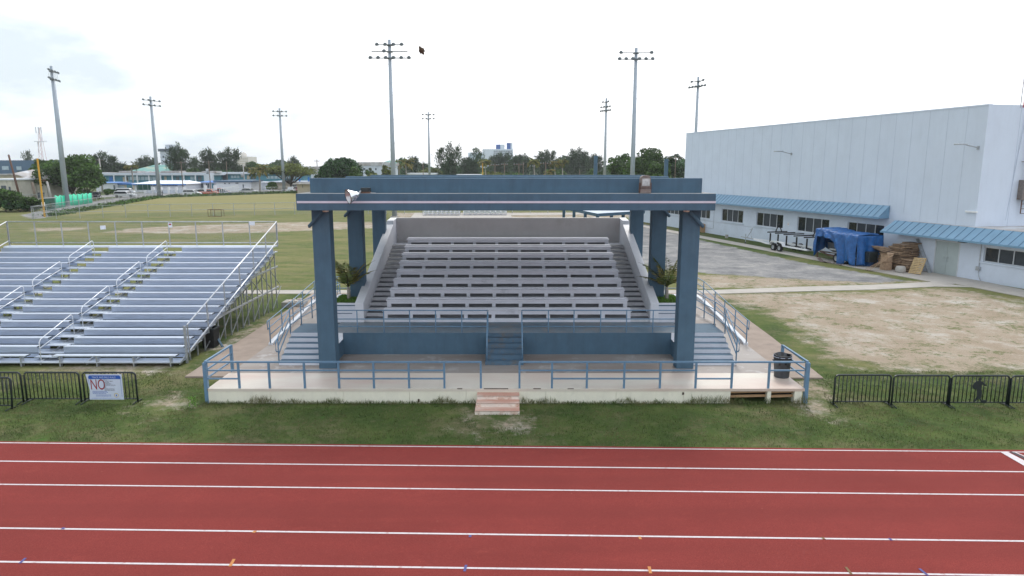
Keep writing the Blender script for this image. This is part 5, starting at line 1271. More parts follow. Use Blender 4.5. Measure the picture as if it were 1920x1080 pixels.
# pavilion behind the stand
pv = thing('pavilion', 'open blue pavilion with pale hipped roof seen under the grandstand roof', 'pavilion', (12, 78, 0))
for px, Y in ((1057,84),(1076,80),(1097,76),(1120,72.5),(1146,74),(1168,76)):
    x = xat(px, Y, 1.5); MB().box(x-.16, x+.16, Y-.16, Y+.16, 0, 2.75).build('post', M['blue'], pv)
y1 = 72.0; a = xat(1120, y1, 2.8); xr = xat(1215, 75, 2.8); xl = xat(1050, 86, 2.8)
mb = MB(); zr_ = 4.3; ze = 2.85
mb.add([(a, y1, ze), (xr, 77, ze), (xr-4, 90, ze), (xl, 87, ze), (a+2.2, 80.5, zr_), (xr-4, 83, zr_)], [(0,1,5,4),(1,2,5),(2,3,4,5),(3,0,4),(0,3,2,1)]); mb.build('roof', M['palewall'], pv)
mb = MB(); mb.bar((a, y1, ze-.16), (xr, 77, ze-.16), .12, .32); mb.bar((a, y1, ze-.16), (xl, 87, ze-.16), .12, .32); mb.build('fascia', M['blue'], pv)
# far bleachers and their pads
def farbleach(px0, px1, Y, label):
    x0, x1 = d(px0,400,Y)[0], d(px1,400,Y)[0]; t = thing('bleacher', label, 'bleacher', (x0, Y, 0), 0, None); 
    for k in range(4): 
        MB().box(x0, x1, Y+.7*k, Y+.7*k+.3, .42+.22*k, .46+.22*k).build('seat', M['alu'], t); MB().box(x0, x1, Y+.7*k-.3, Y+.7*k+.35, .10+.22*k, .13+.22*k).build('foot_deck', M['alu_riser'], t)
    mb = MB()
    for x in np.linspace(x0+.1, x1-.1, 9):
        mb.bar((x, Y-.2, .05), (x, Y+2.5, .1), .07); mb.bar((x, Y, .45), (x, Y+2.5, 1.15), .06); mb.bar((x, Y+2.5, 0), (x, Y+2.5, 1.9), .06); mb.bar((x, Y+.1, .1), (min(x+1.4,x1), Y+.1, .8), .05)
    mb.bar((x0, Y+2.5, 1.9), (x1, Y+2.5, 1.9), .06); mb.build('frame', M['galv'], t)
farbleach(793, 862, 110, 'low far aluminium bleacher seen under the left half of the grandstand roof'); farbleach(868, 950, 110.5, 'low far aluminium bleacher seen under the middle of the grandstand roof')
sheet('pavement', G3([(770,407.5),(960,407.5),(955,399),(778,399)], .05), .05, M['walk'], th=.1)
sheet('path', G3([(950,403.5),(1215,401),(1215,397.5),(950,399.5)], .045), .045, M['walk'], th=.1)

# ================================================================== VEHICLES
def car(x, y, rz, paint, label, kind='suv', L=4.5, W=1.85, Hh=1.65):
    t = thing({'suv':'parked_suv','pickup':'parked_pickup','car':'parked_car','van':'parked_van'}[kind], label, {'pickup':'pickup','suv':'car','car':'car','van':'van'}[kind], (x, y, 0), rz)
    l = L/2
    lower = [(-l,.35),(-l,.85),(-l+.1,.98),(l-1.15,1.0),(l-.15,.85),(l,.6),(l-.02,.35)]
    wx = (-l+.85, l-.85)
    arch = []
    for cx_ in (wx[1], wx[0]): arch += [(cx_+.40, .35)]+[(cx_+.40*math.cos(a), .35+.40*math.sin(a)) for a in np.linspace(.3, math.pi-.3, 6)]+[(cx_-.40, .35)]
    mb = MB(); mb.prism(lower+arch, -W/2, W/2, 'y'); mb.build('body', paint, t, world=False, bevel=.05)
    if kind == 'pickup': cab = [(-.5,.97),(-.42,Hh),(.75,Hh),(1.35,.99)]
    elif kind == 'car': cab = [(-l+.35,.97),(-l+.95,Hh),(.45,Hh),(1.15,.99)]
    elif kind == 'van': cab = [(-l+.02,.97),(-l+.1,Hh),(l-1.2,Hh),(l-.5,.99)]
    else: cab = [(-l+.02,.97),(-l+.25,Hh),(.55,Hh),(1.2,.99)]
    def cabin(poly, w0, w1):
        m = MB(); zs = [p[1] for p in poly]; z0_, z1_ = min(zs), max(zs)
        vs = [(p[0], s_*(w0+(w1-w0)*(p[1]-z0_)/(z1_-z0_)), p[1]) for s_ in (-1, 1) for p in poly]; n = len(poly)
        return m.add(vs, [tuple(range(n)), tuple(reversed(range(n, 2*n)))]+[(i, i+n, (i+1) % n+n, (i+1) % n) for i in range(n)])
    cabin(cab, W/2-.04, W/2-.2).build('cabin', paint, t, world=False, bevel=.06)
    c0 = sum(p[0] for p in cab)/4
    gl = [(cab[0][0]+.12,1.03),(cab[1][0]+.12,Hh-.12),(cab[2][0]-.08,Hh-.12),(cab[3][0]-.22,1.03)]
    cabin(gl, W/2-.03, W/2-.165).build('side_window', M['carglass'], t, world=False)
    m = MB(); m.add([(cab[2][0]+.1,-W/2+.22,Hh-.1),(cab[2][0]+.1,W/2-.22,Hh-.1),(cab[3][0]-.02,W/2-.12,1.05),(cab[3][0]-.02,-W/2+.12,1.05)], [(0,1,2,3)]); m.build('windscreen', M['carglass'], t, world=False)
    if kind == 'pickup': MB().box(-l+.1, -.6, -W/2+.12, W/2-.12, .95, .995).build('cargo_bed', M['black'], t, world=False)
    for cx_ in wx:
        for s_ in (-1, 1):
            T = Matrix.Translation((cx_, s_*(W/2-.12), .33)) @ Matrix.Rotation(R(90), 4, 'X')
            w_ = MB(T).lathe([(0,-.11),(.2,-.11),(.33,-.1),(.34,0),(.33,.1),(.2,.11),(0,.11)], 14).build('wheel', M['rubber'], t, smooth=True, world=False)
            MB(T).lathe([(0,-.125),(.19,-.12),(.19,.12),(0,.125)], 12).build('rim', M['galv'], w_, world=False)
    for s_ in (-1, 1):
        MB().box(l-.1, l-.01, s_*(W/2-.35)-.16, s_*(W/2-.35)+.16, .62, .76).build('headlight', M['white'], t, world=False)
        MB().box(-l-.01, -l+.05, s_*(W/2-.2)-.1, s_*(W/2-.2)+.1, .66, .86).build('tail_light', M['red'], t, world=False)
    return t
PW = mat('white_car_paint', (.72,.74,.76), .25, .03, 1); PG = mat('grey_car_paint', (.22,.24,.26), .25, .05, 1); PD = mat('dark_car_paint', (.05,.055,.065), .25, .05, 1)
PR = mat('red_car_paint', (.36,.035,.04), .25, .05, 1); PO = mat('orange_car_paint', (.52,.09,.03), .3, .05, 1); PB = mat('navy_car_paint', (.03,.05,.12), .25, .05, 1); PS = mat('silver_car_paint', (.42,.44,.46), .25, .04, 1, metal=.3)
for px, py, rz, p, k, lab, L in (
    (233,370.5,0,PW,'suv','white suv nearest the camera on the gravel road, left of the portable green-backed bleacher',5.2),
    (234,363.5,5,PW,'van','white van parked behind the white suv on the gravel road',5.0),
    (177,372.5,-60,PD,'car','black and white car half hidden at the right end of the green sheeting',4.8),
    (359,367,0,PW,'suv','white suv at the left end of the row of cars beside the outfield',4.7),
    (371,365.5,90,PG,'van','dark grey van parked behind the white suv',5.0),
    (391,366,3,PO,'pickup','orange-red pickup in the row beside the outfield',5.2),
    (411,363.5,0,PR,'pickup','dark red pickup behind the navy one',5.2),
    (415,365.5,3,PB,'pickup','navy pickup parked beside the white ladder trailer',5.0),
    (466,363,-2,PS,'car','grey hatchback parked alone on the grass behind the outfield fence',4.9),
    (544,361,90,PW,'pickup','white pickup seen from behind near the cream kiosk',5.2),
    (568,360,0,PR,'suv','red car parked in front of the cream kiosk',4.6),):
    x, y = g(px, py); car(x, y+.6, R(rz), p, lab, k, L)
# portable bleacher with green back on the road
x, y = g(266, 371)
t = thing('bleacher', 'small portable bleacher with a green back panel on the gravel road', 'bleacher', (x, y, 0)); 
for k in range(4): MB().box(x-3.5, x+3.2, y+k*.6, y+k*.6+.3, .4+.35*k, .45+.35*k).build('seat', M['alu'], t)
mb = MB()
for u in np.linspace(-3.4, 3.1, 6): mb.bar((x+u, y, 0), (x+u, y+2.4, 1.9), .07); mb.bar((x+u, y+2.4, 0), (x+u, y+2.4, 3.4), .07)
mb.build('frame', M['galv'], t); MB().box(x-2.4, x+1.2, y+2.45, y+2.5, 1.9, 3.3).build('back_panel', M['dgreen'], t)
x, y = g(430, 366)
t = thing('ladder_trailer', 'white slatted trailer frame tilted up beside the navy pickup', 'trailer', (x, y, 0)); mb = MB()
for zz in (.7, 2.0): mb.bar((x-2.6, y, zz-.3), (x+2.2, y+1, zz+.7), .16)
for i in range(10): u = i/9; mb.bar((x-2.6+4.8*u, y+u, .4+u), (x-2.6+4.8*u, y+u, 1.7+u), .10)
mb.build('frame', M['white'], t); 
for s_ in (-1.6, -.8): MB(Matrix.Translation((x+s_, y-.1, .35)) @ Matrix.Rotation(R(90),4,'X')).lathe([(0,-.1),(.35,-.1),(.35,.1),(0,.1)], 14).build('wheel', M['rubber'], t)
# people far away
def person(px, pyb, label, h=1.72, stride=.28, top='cloth'):
    x, y = g(px, pyb); t = thing('person', label, 'person', (x, y, 0))
    J = {'pel':(0,0,.95),'ch':(0,.02,1.28),'nk':(0,0,1.47),'hd':(0,-.01,1.60),'tp':(0,0,1.70),
         'lk':(stride*.6,-.05,.50),'lf':(stride,.0,.07),'lt':(stride+.14,0,.03),'rk':(-stride*.3,.05,.50),'rf':(-stride,.05,.09),'rt':(-stride+.12,.05,.03),'lh':(.0,-.10,.93),'rh':(0,.10,.93),
         'ls':(0,-.19,1.40),'le':(-.1,-.23,1.14),'lw':(.06,-.24,.92),'lhd':(.12,-.24,.84),'rs':(0,.19,1.40),'re':(.05,.23,1.14),'rw':(.22,.23,.98),'rhd':(.28,.22,.92)}
    Ed = [('pel','ch'),('ch','nk'),('nk','hd'),('hd','tp'),('pel','lh'),('lh','lk'),('lk','lf'),('lf','lt'),('pel','rh'),('rh','rk'),('rk','rf'),('rf','rt'),('ch','ls'),('ls','le'),('le','lw'),('lw','lhd'),('ch','rs'),('rs','re'),('re','rw'),('rw','rhd')]
    rad = {'pel':.14,'ch':.15,'nk':.055,'hd':.095,'tp':.07,'lh':.1,'rh':.1,'lk':.06,'rk':.06,'lf':.045,'rf':.045,'lt':.035,'rt':.035,'ls':.06,'rs':.06,'le':.042,'re':.042,'lw':.03,'rw':.03,'lhd':.035,'rhd':.035}
    keys = list(J); s_ = h/1.72
    me = bpy.data.meshes.new('person'); me.from_pydata([(J[k][0]*s_, J[k][1]*s_, J[k][2]*s_) for k in keys], [(keys.index(a), keys.index(b_)) for a, b_ in Ed], [])
    o = bpy.data.objects.new('body', me); C.objects.link(o); o.parent = t; me.materials.append(M[top])
    sk = o.modifiers.new('skin', 'SKIN')
    for i, k in enumerate(keys): me.skin_vertices[0].data[i].radius = (rad[k]*s_, rad[k]*s_); me.skin_vertices[0].data[i].use_root = (k == 'pel')
    o.modifiers.new('sub', 'SUBSURF').levels = 1
    MB().lathe([(0,-.12),(.05,-.11),(.085,-.05),(.095,.0),(.085,.05),(.05,.10),(0,.115)], 12, (0,0,1.60*s_)).build('head', M['skin'], t, smooth=True, world=False)
    MB().lathe([(.099,-.01),(.1,.02),(.088,.07),(.05,.115),(0,.128)], 12, (0,0,1.60*s_)).build('hair', M['black'], t, smooth=True, world=False)
person(188.5, 371, 'tiny walking person on the road right of the green sheeting', stride=.3)
person(305, 370, 'tiny standing person beside the floodlight pole base', stride=.10)
for i, px in enumerate((543.5,547,550)): pass

# ================================================================== VEGETATION
rng = np.random.default_rng(5)
def leafmesh(name, Cn, Dir, L, Wd, rnd, m):
    """quads centred at Cn, long axis Dir (or random), sizes L x Wd"""
    n = len(Cn); Dir = Dir/np.linalg.norm(Dir, axis=1, keepdims=True)
    rv = rng.normal(size=(n, 3)); S_ = np.cross(Dir, rv); S_ /= np.linalg.norm(S_, axis=1, keepdims=True)+1e-9
    a = Dir*L[:, None]/2; b_ = S_*Wd[:, None]/2
    V = np.stack([Cn-a, Cn-a*.1+b_, Cn+a, Cn-a*.1-b_], 1).reshape(-1, 3)
    me = bpy.data.meshes.new(name); me.from_pydata(V.tolist(), [], np.arange(4*n).reshape(n, 4).tolist())
    at = me.attributes.new('rnd', 'FLOAT', 'FACE'); at.data.foreach_set('value', np.clip(rnd, 0, 1).astype(np.float32))
    me.materials.append(m); return me
def mk(name, me, parent): o = bpy.data.objects.new(name, me); C.objects.link(o); o.parent = parent; return o
def broad(label, x, y, h, w, m='leaf', name='tree', cat='tree', flat=1.0, low=.22, leaf=None, dens=1.0, group=None, seed=0, trunk=True):
    global rng; rng = np.random.default_rng(seed+int(abs(x)*7+h*3))
    t = thing(name, label, cat, (x, y, 0), 0, group)
    dist = math.hypot(x, y); leaf = leaf or max(.16, min(1.1, dist*.0034))
    K = int(12+w*1.3); ctr = []; rad = []
    for i in range(K):
        u = rng.normal(size=3); u /= np.linalg.norm(u); u[2] = abs(u[2])*1.0-.25 if rng.random() < .8 else u[2]
        rr_ = rng.uniform(.40, .85); r0 = rng.uniform(.11, .24)*min(w, h*1.3)
        ctr.append((u[0]*rr_*(w/2-r0*.6)*1.25, u[1]*rr_*(w/2-r0*.6)*1.25, h*(low+(1-low)/2)+u[2]*rr_*h*(1-low)/2*1.15*flat)); rad.append(r0)
    ctr = np.array(ctr); rad = np.array(rad); zc = ctr[:, 2]; ctr[:, 2] = np.minimum(zc, h-rad*.75)
    pts = []; nrm = []; rn = []
    for c, r0 in zip(ctr, rad):
        n = int(dens*19*(r0/leaf)**2)+14; n = min(n, 1500); u = rng.normal(size=(n, 3)); u /= np.linalg.norm(u, axis=1, keepdims=True)
        q = rng.uniform(.55, 1.12, n)**.6; p = c+u*q[:, None]*r0*np.array([1, 1, .75])
        pts.append(p); nrm.append(np.cross(u, rng.normal(size=(n, 3)))+u*.5); rn.append(np.full(n, rng.uniform(.15, .75))+rng.normal(0, .16, n))
    p = np.vstack(pts); dn = np.vstack(nrm); r_ = np.concatenate(rn); sel = p[:, 2] > .1; p, dn, r_ = p[sel], dn[sel], r_[sel]
    mk('crown', leafmesh('crown', p, dn, rng.uniform(.8, 1.5, len(p))*leaf, rng.uniform(.5, .9, len(p))*leaf, r_, M[m]), t)
    if trunk:
        mb = MB(); tr_ = max(.06, w*.035); zc = h*(low+.15); mb.tube([(0,0,-.1),(.05*w*.3,0,zc*.5),(0,0,zc)], tr_, 8, r2=tr_*.7)
        for c in ctr[::3]: mb.tube([(0,0,zc*.85), (c[0]*.5, c[1]*.5, zc*.6+c[2]*.4), tuple(c)], tr_*.45, 5, r2=tr_*.12)
        mb.build('trunk', M['bark'], t, smooth=True, world=False)
    return t
def casuarina(label, x, y, h, w, m='leafc', seed=0, dens=1.0, group=None, bare=.15, leaf=None):
    global rng; rng = np.random.default_rng(seed+int(abs(x)*5+h))
    t = thing('feathery_tree', label, 'tree', (x, y, 0), 0, group)
    dist = math.hypot(x, y); leaf = leaf or max(.3, min(1.4, dist*.0038)); mb = MB(); nt_ = 3 if w > h*.55 else 1
    pts = []; drs = []; rn = []
    for k in range(nt_):
        bx_ = (k-(nt_-1)/2)*w*.22; top = h*(rng.uniform(.82, 1) if nt_ > 1 and k != 1 else 1)
        mb.tube([(0,0,0), (bx_*.5, 0, top*.3), (bx_*1.2, 0, top*.92)], max(.1, h*.014), 6, r2=.04)
        nb = int(30*dens)
        for i in range(nb):
            z = top*(bare+(.94-bare)*(i+rng.random())/nb); fr = (z/top-bare)/(1-bare)
            prof = math.sin(min(1, .18+fr*.95)*math.pi)**.7*.9+.12
            Lb = w/2/(1 if nt_ == 1 else 1.55)*prof*rng.uniform(.55, 1.15); an = rng.uniform(0, 2*math.pi)
            dr = np.array([math.cos(an), math.sin(an), rng.uniform(.35, 1.0)]); dr /= np.linalg.norm(dr)
            b0 = np.array([bx_*(.5+.7*z/top), 0, z]); tip = b0+dr*Lb; 
            if i % 2 == 0: mb.tube([tuple(b0), tuple(tip)], max(.03, h*.004), 4, r2=.015)
            n = int(10+26*Lb/leaf*.35); u = rng.uniform(.2, 1.05, n)**.8
            p = b0+dr*Lb*u[:, None]+rng.normal(size=(n, 3))*leaf*np.array([.5,.5,.45])
            pts.append(p); drs.append(dr+np.array([0, 0, .5])+rng.normal(size=(n, 3))*.45); rn.append(np.full(n, rng.uniform(.25, .7))+rng.normal(0, .15, n))
    p = np.vstack(pts); n = len(p); p[:, 2] = np.minimum(p[:, 2], h)
    mk('crown', leafmesh('crown', p, np.vstack(drs), rng.uniform(.8, 1.8, n)*leaf, rng.uniform(.16, .34, n)*leaf, np.concatenate(rn), M[m]), t)
    mb.build('trunk', M['bark'], t, smooth=True, world=False); return t
def palm(label, x, y, z0, h, R_, nf=18, m='leafp', seed=0, nl=22, lw=.06, group=None, thick=.14, droop=1.0, wind=(0, 0), up=.9, emin=-.1):
    global rng; rng = np.random.default_rng(seed)
    t = thing('palm_tree', label, 'palm', (x, y, z0), 0, group); mb = MB()
    mb.tube([(0,0,-.1), (.03*h, 0, h*.5), (0, 0, h)], thick, 8, r2=thick*.7); mb.build('trunk', M['palmbark'], t, smooth=True, world=False)
    pts = []; drs = []; Ls = []; rn = []; mb = MB()
    for i in range(nf):
        an = 2*math.pi*i/nf*2.618+rng.uniform(-.2,.2); el = rng.uniform(emin, 1.3)*up; L = R_*rng.uniform(.85, 1.1)
        pos = np.array([0, 0, h]); dr = np.array([math.cos(an)*math.cos(el), math.sin(an)*math.cos(el), math.sin(el)]); P_ = [pos.copy()]; ns_ = 9
        for k in range(ns_):
            dr = dr+np.array([wind[0]*.05, wind[1]*.05, -.15*droop*(1+k*.15)]); dr /= np.linalg.norm(dr); pos = pos+dr*L/ns_; P_.append(pos.copy())
        P_ = np.array(P_); mb.tube([tuple(q) for q in P_], max(.012, R_*.012), 4, r2=.004)
        cc = rng.uniform(.3, .7)
        for k in range(nl):
            u = (.12+.88*k/nl)*ns_; a = int(min(u, ns_-1e-3)); f = u-a; p = P_[a]*(1-f)+P_[a+1]*f; tg = P_[a+1]-P_[a]; tg /= np.linalg.norm(tg)
            sd = np.cross(tg, [0,0,1]); sd /= np.linalg.norm(sd)+1e-9
            for s_ in (-1, 1):
                ll = R_*.26*math.sin(min(1, .25+u/ns_*.85)*math.pi)**.6; q = sd*s_*.9+tg*.55+np.array([0,0,-.45*droop+rng.uniform(-.15,.15)]); q /= np.linalg.norm(q)
                pts.append(p+q*ll/2); drs.append(q); Ls.append(ll); rn.append(cc+rng.normal(0,.12))
    Ls = np.array(Ls); mb.build('frond_ribs', M['leafy'], t, world=False)
    mk('fronds', leafmesh('fronds', np.array(pts), np.array(drs), Ls, np.full(len(Ls), lw), np.array(rn), M[m]), t); return t
# the two young palms in the planters
x, y = -6.72, 28.35
palm('young coconut palm growing in the left planter of the grandstand', xat(653, y, 2.5), y, 2.03, .62, 1.5, 13, seed=3, nl=32, lw=.036, thick=.085, droop=.34, wind=(-.2,0), up=1.0, emin=.62)
palm('young coconut palm growing in the right planter of the grandstand', xat(1250, y, 2.5), y, 2.03, .62, 1.5, 12, seed=8, nl=32, lw=.036, thick=.085, droop=.34, wind=(-.2,0), up=1.0, emin=.6)
# grass in planters
def blades(n, xr, yr, z, h, m, seed, name='grass', lw=.012):
    r_ = np.random.default_rng(seed); x = r_.uniform(*xr, n); y = r_.uniform(*yr, n); hh = r_.uniform(.5, 1.2, n)*h
    Cn = np.stack([x, y, z+hh/2], 1); D_ = np.stack([r_.normal(0,.35,n), r_.normal(0,.35,n), np.ones(n)], 1)
    global rng; rng = r_; me = leafmesh(name, Cn, D_, hh*1.1, np.full(n, lw)*r_.uniform(.7, 1.5, n), r_.uniform(0, 1, n), M[m]); o = bpy.data.objects.new(name, me); C.objects.link(o); return tag(o, kind='stuff', label='short green grass filling a planter', cat='grass')
M['blade'] = leafmat('grass_blades', (.10,.19,.035)); M['bladed'] = leafmat('turf_blades', (.072,.106,.030), (.20,.175,.085), .45)
blades(5200, (-7.44,-6.44), (27.54,29.3), 2.02, .16, 'blade', 1, lw=.03); blades(5200, (6.03,7.04), (27.54,29.3), 2.02, .16, 'blade', 2, lw=.03)
# turf blades near the front + taller weeds at the foot of the wall
a_trk, b_trk = line_fit(827.5, 843.5, .02)
r_ = np.random.default_rng(9); n = 135000
x = r_.uniform(-20, 20, n); y = 17.7+r_.random(n)**1.0*7.2; hh = r_.uniform(.03, .075, n)
nw = 3600; xw = r_.uniform(-10.2, 11.5, nw); cl = np.sin(xw*2.1)+np.sin(xw*5.3+1)+np.sin(xw*.9+2); yw = Y0-.02-np.abs(r_.normal(0, .10, nw)); hw = r_.uniform(.05, .16, nw)*(1+np.clip(cl+np.clip(xw*.12,0,1), 0, 2)*.7)
x = np.concatenate([x, xw]); y = np.concatenate([y, yw]); hh = np.concatenate([hh, hw])
ok = ~((x > -9.95) & (x < 9.56) & (y > Y0-.0)) & ~((x > -1.2) & (x < .3) & (y > Y0-.97)) & ~((x > 9.5) & (x < 11.4) & (y > 23.9)) & ~((x < -9.9) & (x > -12.1) & (y > 24))
ok &= y > a_trk[1]+(b_trk[1]-a_trk[1])*(x-a_trk[0])/(b_trk[0]-a_trk[0])+.02
pat = np.sin(x*1.7+2*np.sin(y*1.9))*np.sin(y*2.3+1.5*np.sin(x*.9))+.5*np.sin(x*5.1+y*3.3); ok &= (pat > -.35) | (r_.random(len(x)) < .35) | (np.arange(len(x)) >= n)
bare = np.zeros(len(x), bool)
for p in polys['gravel'][5:9]: bare |= sdf(G(p), x, y) > -.12
ok &= ~bare
x, y, hh = x[ok], y[ok], hh[ok]; rng = r_
me = leafmesh('turf', np.stack([x, y, hh/2], 1), np.stack([r_.normal(0,.5,len(x)), r_.normal(0,.5,len(x)), np.ones(len(x))], 1), hh*1.1, r_.uniform(.008, .018, len(x)), r_.uniform(.1, .9, len(x)), M['bladed'])
o = bpy.data.objects.new('turf', me); C.objects.link(o); tag(o, 'short uneven green turf growing along the track and platform', 'grass', kind='stuff')
# bright weed
x, y = g(362, 764)
w = thing('weed', 'small bright green weed standing in the turf left of the platform corner', 'weed', (x, y, 0)); r2 = np.random.default_rng(4); rng = r2
mk('leaves', leafmesh('weed', np.stack([r2.normal(0,.07,60), r2.normal(0,.07,60), r2.uniform(.03,.35,60)], 1), np.stack([r2.normal(0,.6,60), r2.normal(0,.6,60), np.ones(60)], 1), np.full(60,.14), np.full(60,.03), r2.uniform(.4,1,60), M['blade']), w)

def at_px(px, pyt, wpx, Y):
    x, _, h = d(px, pyt, Y); return x, Y, h, wpx/1280*math.hypot(Y, 0)*1.0
for i, (px, pyt, wpx, Y, k, m, lab) in enumerate([
    (128,289,112,165,'b','leaf','large round leafy tree rising behind the bright green sheeting'),
    (76,297,62,185,'b','leaf','round leafy tree overlapping the left side of the largest round tree'),
    (160,305,60,160,'b','leaf','lower rounded tree on the right flank of the largest round tree'),
    (50,281,22,420,'c','leafc','small wispy tree top above the warehouse roof'),
    (35,318,26,200,'b','leaf','small tree crown between the warehouse and the old house'),
    (190,283,58,300,'c','leafc','dark feathery tree behind the utility pole with transformer'),
    (222,305,34,310,'c','leafc','feathery tree left of the small palm'),
    (275,291,46,400,'c','leafc','dark feathery tree above the faded green roof'),
    (292,303,30,380,'b','leafd','low dark tree against the pale tower'),
    (333,267,58,300,'c','leafc','tall dark feathery tree in front of the pale tower'),
    (390,275,38,330,'c','leafc','left one of the feathery trees in front of the cream high-rise'),
    (427,275,52,310,'c','leafc','broad feathery tree touching the cream high-rise'),
    (365,295,22,380,'c','leafc','small feathery tree between the two larger feathery groups'),
    (358,316,60,290,'b','leaf','low green tree behind the school roof left of centre'),
    (420,318,60,290,'b','leafd','low dark tree behind the school roof near the high-rise'),
    (472,300,30,400,'b','leaf','roundish tree just right of the cream high-rise'),
    (463,314,34,320,'b','leafy','yellow-green tree behind the transformers'),
    (550,292,26,420,'c','leafc','feathery tree top behind the spreading tree'),
    (510,306,26,430,'b','leaf','distant tree left of the spreading tree'),
    (637,296,82,205,'b','leafd','big dark rounded tree in front of the white commercial building'),
    (612,308,46,200,'b','leafd','dark rounded tree left of the biggest dark crown'),
    (664,311,34,195,'b','leaf','lighter rounded tree in front of the biggest dark crown'),
    (725,306,26,250,'b','leafy','yellow-green tree left of the nearest floodlight pole'),
    (697,320,26,270,'b','leafy','small olive shrub-like tree under the square window'),
    (692,311,16,290,'b','leaf','small dark tree against the white two-storey wall'),
    (774,292,26,380,'c','leafc','wispy tree right of the tall palm'),
    (789,306,30,400,'c','leafc','lower wispy tree behind the thin pole'),
    (806,315,60,330,'b','leafy','low yellow-green canopy above the reddish coping'),
    (843,265,58,260,'c','leafc','tall dark feathery tree right of the thin floodlight pole'),
    (893,273,30,380,'c','leafd','tall narrow tree in front of the distant hotel'),
    (880,293,44,330,'c','leafc','dark feathery tree left of the distant hotel'),
    (938,285,56,420,'c','leafc','pale feathery tree in front of the distant hotel'),
    (975,288,40,390,'c','leafc','feathery tree right of the distant hotel'),
    (1025,278,46,380,'c','leafc','dark feathery tree between the middle palms'),
    (1085,275,50,380,'c','leafc','pointed feathery tree left of the blue post'),
    (1112,288,46,400,'c','leafc','lower feathery tree beside the far floodlight pole'),
    (1058,296,40,430,'c','leafc','distant feathery tree behind the palm group'),
    (915,318,60,260,'b','leafy','low olive bushes behind the roof near the yellow pole'),
    (960,322,60,270,'b','leaf','low green bushes behind the middle of the roof'),
    (1042,318,50,270,'b','leaf','low green bushes below the palm group'),
    (1110,315,40,250,'b','leaf','light green tree beside the blue post'),
    (1165,288,56,200,'b','leaf','round green tree right of the far floodlight pole'),
    (1208,276,78,190,'b','leaf','largest leafy tree behind the near floodlight pole'),
    (1236,300,50,170,'b','leaf','light green tree below the largest right-hand tree'),
    (1262,284,44,200,'b','leafd','dark leafy tree against the end of the tall hall'),
    (1275,305,30,220,'b','leafd','dark tree squeezed against the hall corner'),
    ]):
    x, y, h, w = at_px(px, pyt, wpx, Y)
    if k == 'b': broad(lab, x, y, h, w, m, seed=i, low=.03 if wpx > 55 and Y < 190 else (.15 if h > 8 else .05), dens=1.0)
    else: casuarina(lab, x, y, h, w, m, seed=i)
# spreading flat-topped tree
x, y, h, w = at_px(543, 303, 96, 225)
t = thing('umbrella_tree', 'wide spreading flat-topped tree behind the thin floodlight pole', 'tree', (x, y, 0)); mb = MB(); rng = np.random.default_rng(77); pts = []; rn = []
for i in range(26):
    an = rng.uniform(0, 6.28); rr_ = math.sqrt(rng.random())*w/2*.9; c = np.array([math.cos(an)*rr_, math.sin(an)*rr_*.7, h*(.78-.30*(rr_/(w/2))**2)+rng.uniform(-.6,.6)])
    mb.tube([(0,0,2.2), tuple(c*np.array([.45,.45,.62])), tuple(c)], .22, 5, r2=.05)
    n = 420; u = rng.normal(size=(n,3))*np.array([w*.085, w*.085, .45]); pts.append(c+u+np.array([0,0,.4])); rn.append(np.full(n, rng.uniform(.2,.8))+rng.normal(0,.2,n))
mb.tube([(0,0,-.1),(0,0,2.6)], .45, 8, r2=.3); mb.build('trunk', M['bark'], t, smooth=True, world=False)
p = np.vstack(pts); n = len(p); mk('crown', leafmesh('crown', p, rng.normal(size=(n,3))*np.array([1,1,.3]), rng.uniform(.4,.8,n), rng.uniform(.25,.5,n), np.concatenate(rn), M['leafy']), t)
for px, pyt, Y, rpx, lab in ((245,305,238,15,'small palm in front of the school roof'),(484,309,215,24,'full palm standing left of the bright shrub'),(760,297,250,20,'tall palm right of the nearest floodlight pole'),
    (909,297,240,16,'palm below the distant hotel'),(1001,297,240,16,'middle palm behind the grandstand roof'),(1054,299,240,15,'palm in the group right of centre'),(1040,302,250,13,'smaller palm of the group right of centre'),(1030,316,235,14,'low palm between the utility pole and the palm group')):
    x, _, zt = d(px, pyt, Y); R_ = rpx/1280*Y*1.15; palm(lab, x, Y, 0, zt-R_*.35, R_, 22, seed=px, nl=18, lw=.34, thick=.28, droop=1.0)
# shrubs
for i, (px, pyb, pyt, wpx, m, lab) in enumerate([(12,396,352,64,'leaf','tall bushy shrub at the left edge in front of the old house'),(48,397,366,52,'leaf','middle bushy shrub in front of the stained wall'),
    (78,396,378,30,'leafd','low shrub left of the dark green booth'),(3,398,376,50,'leafd','dark low shrub at the left edge'),(30,398,383,60,'leafd','low hedge-like shrub below the old house'),
    (510,359,341,26,'leafb','bright green rounded shrub right of the full palm'),(200,366,353,14,'leaf','small shrub at the foot of the transformer pole'),(210,364,355,10,'leafd','small shrub by the white van'),(243,362,351,10,'leafd','small dark tree behind the white van')]):
    x, Y = g(px, pyb); h = d(px, pyt, Y)[2]; broad(lab, x, Y+1, h, wpx/1280*Y, m, 'shrub', 'shrub', low=.0, seed=200+i, trunk=True, dens=1.2)
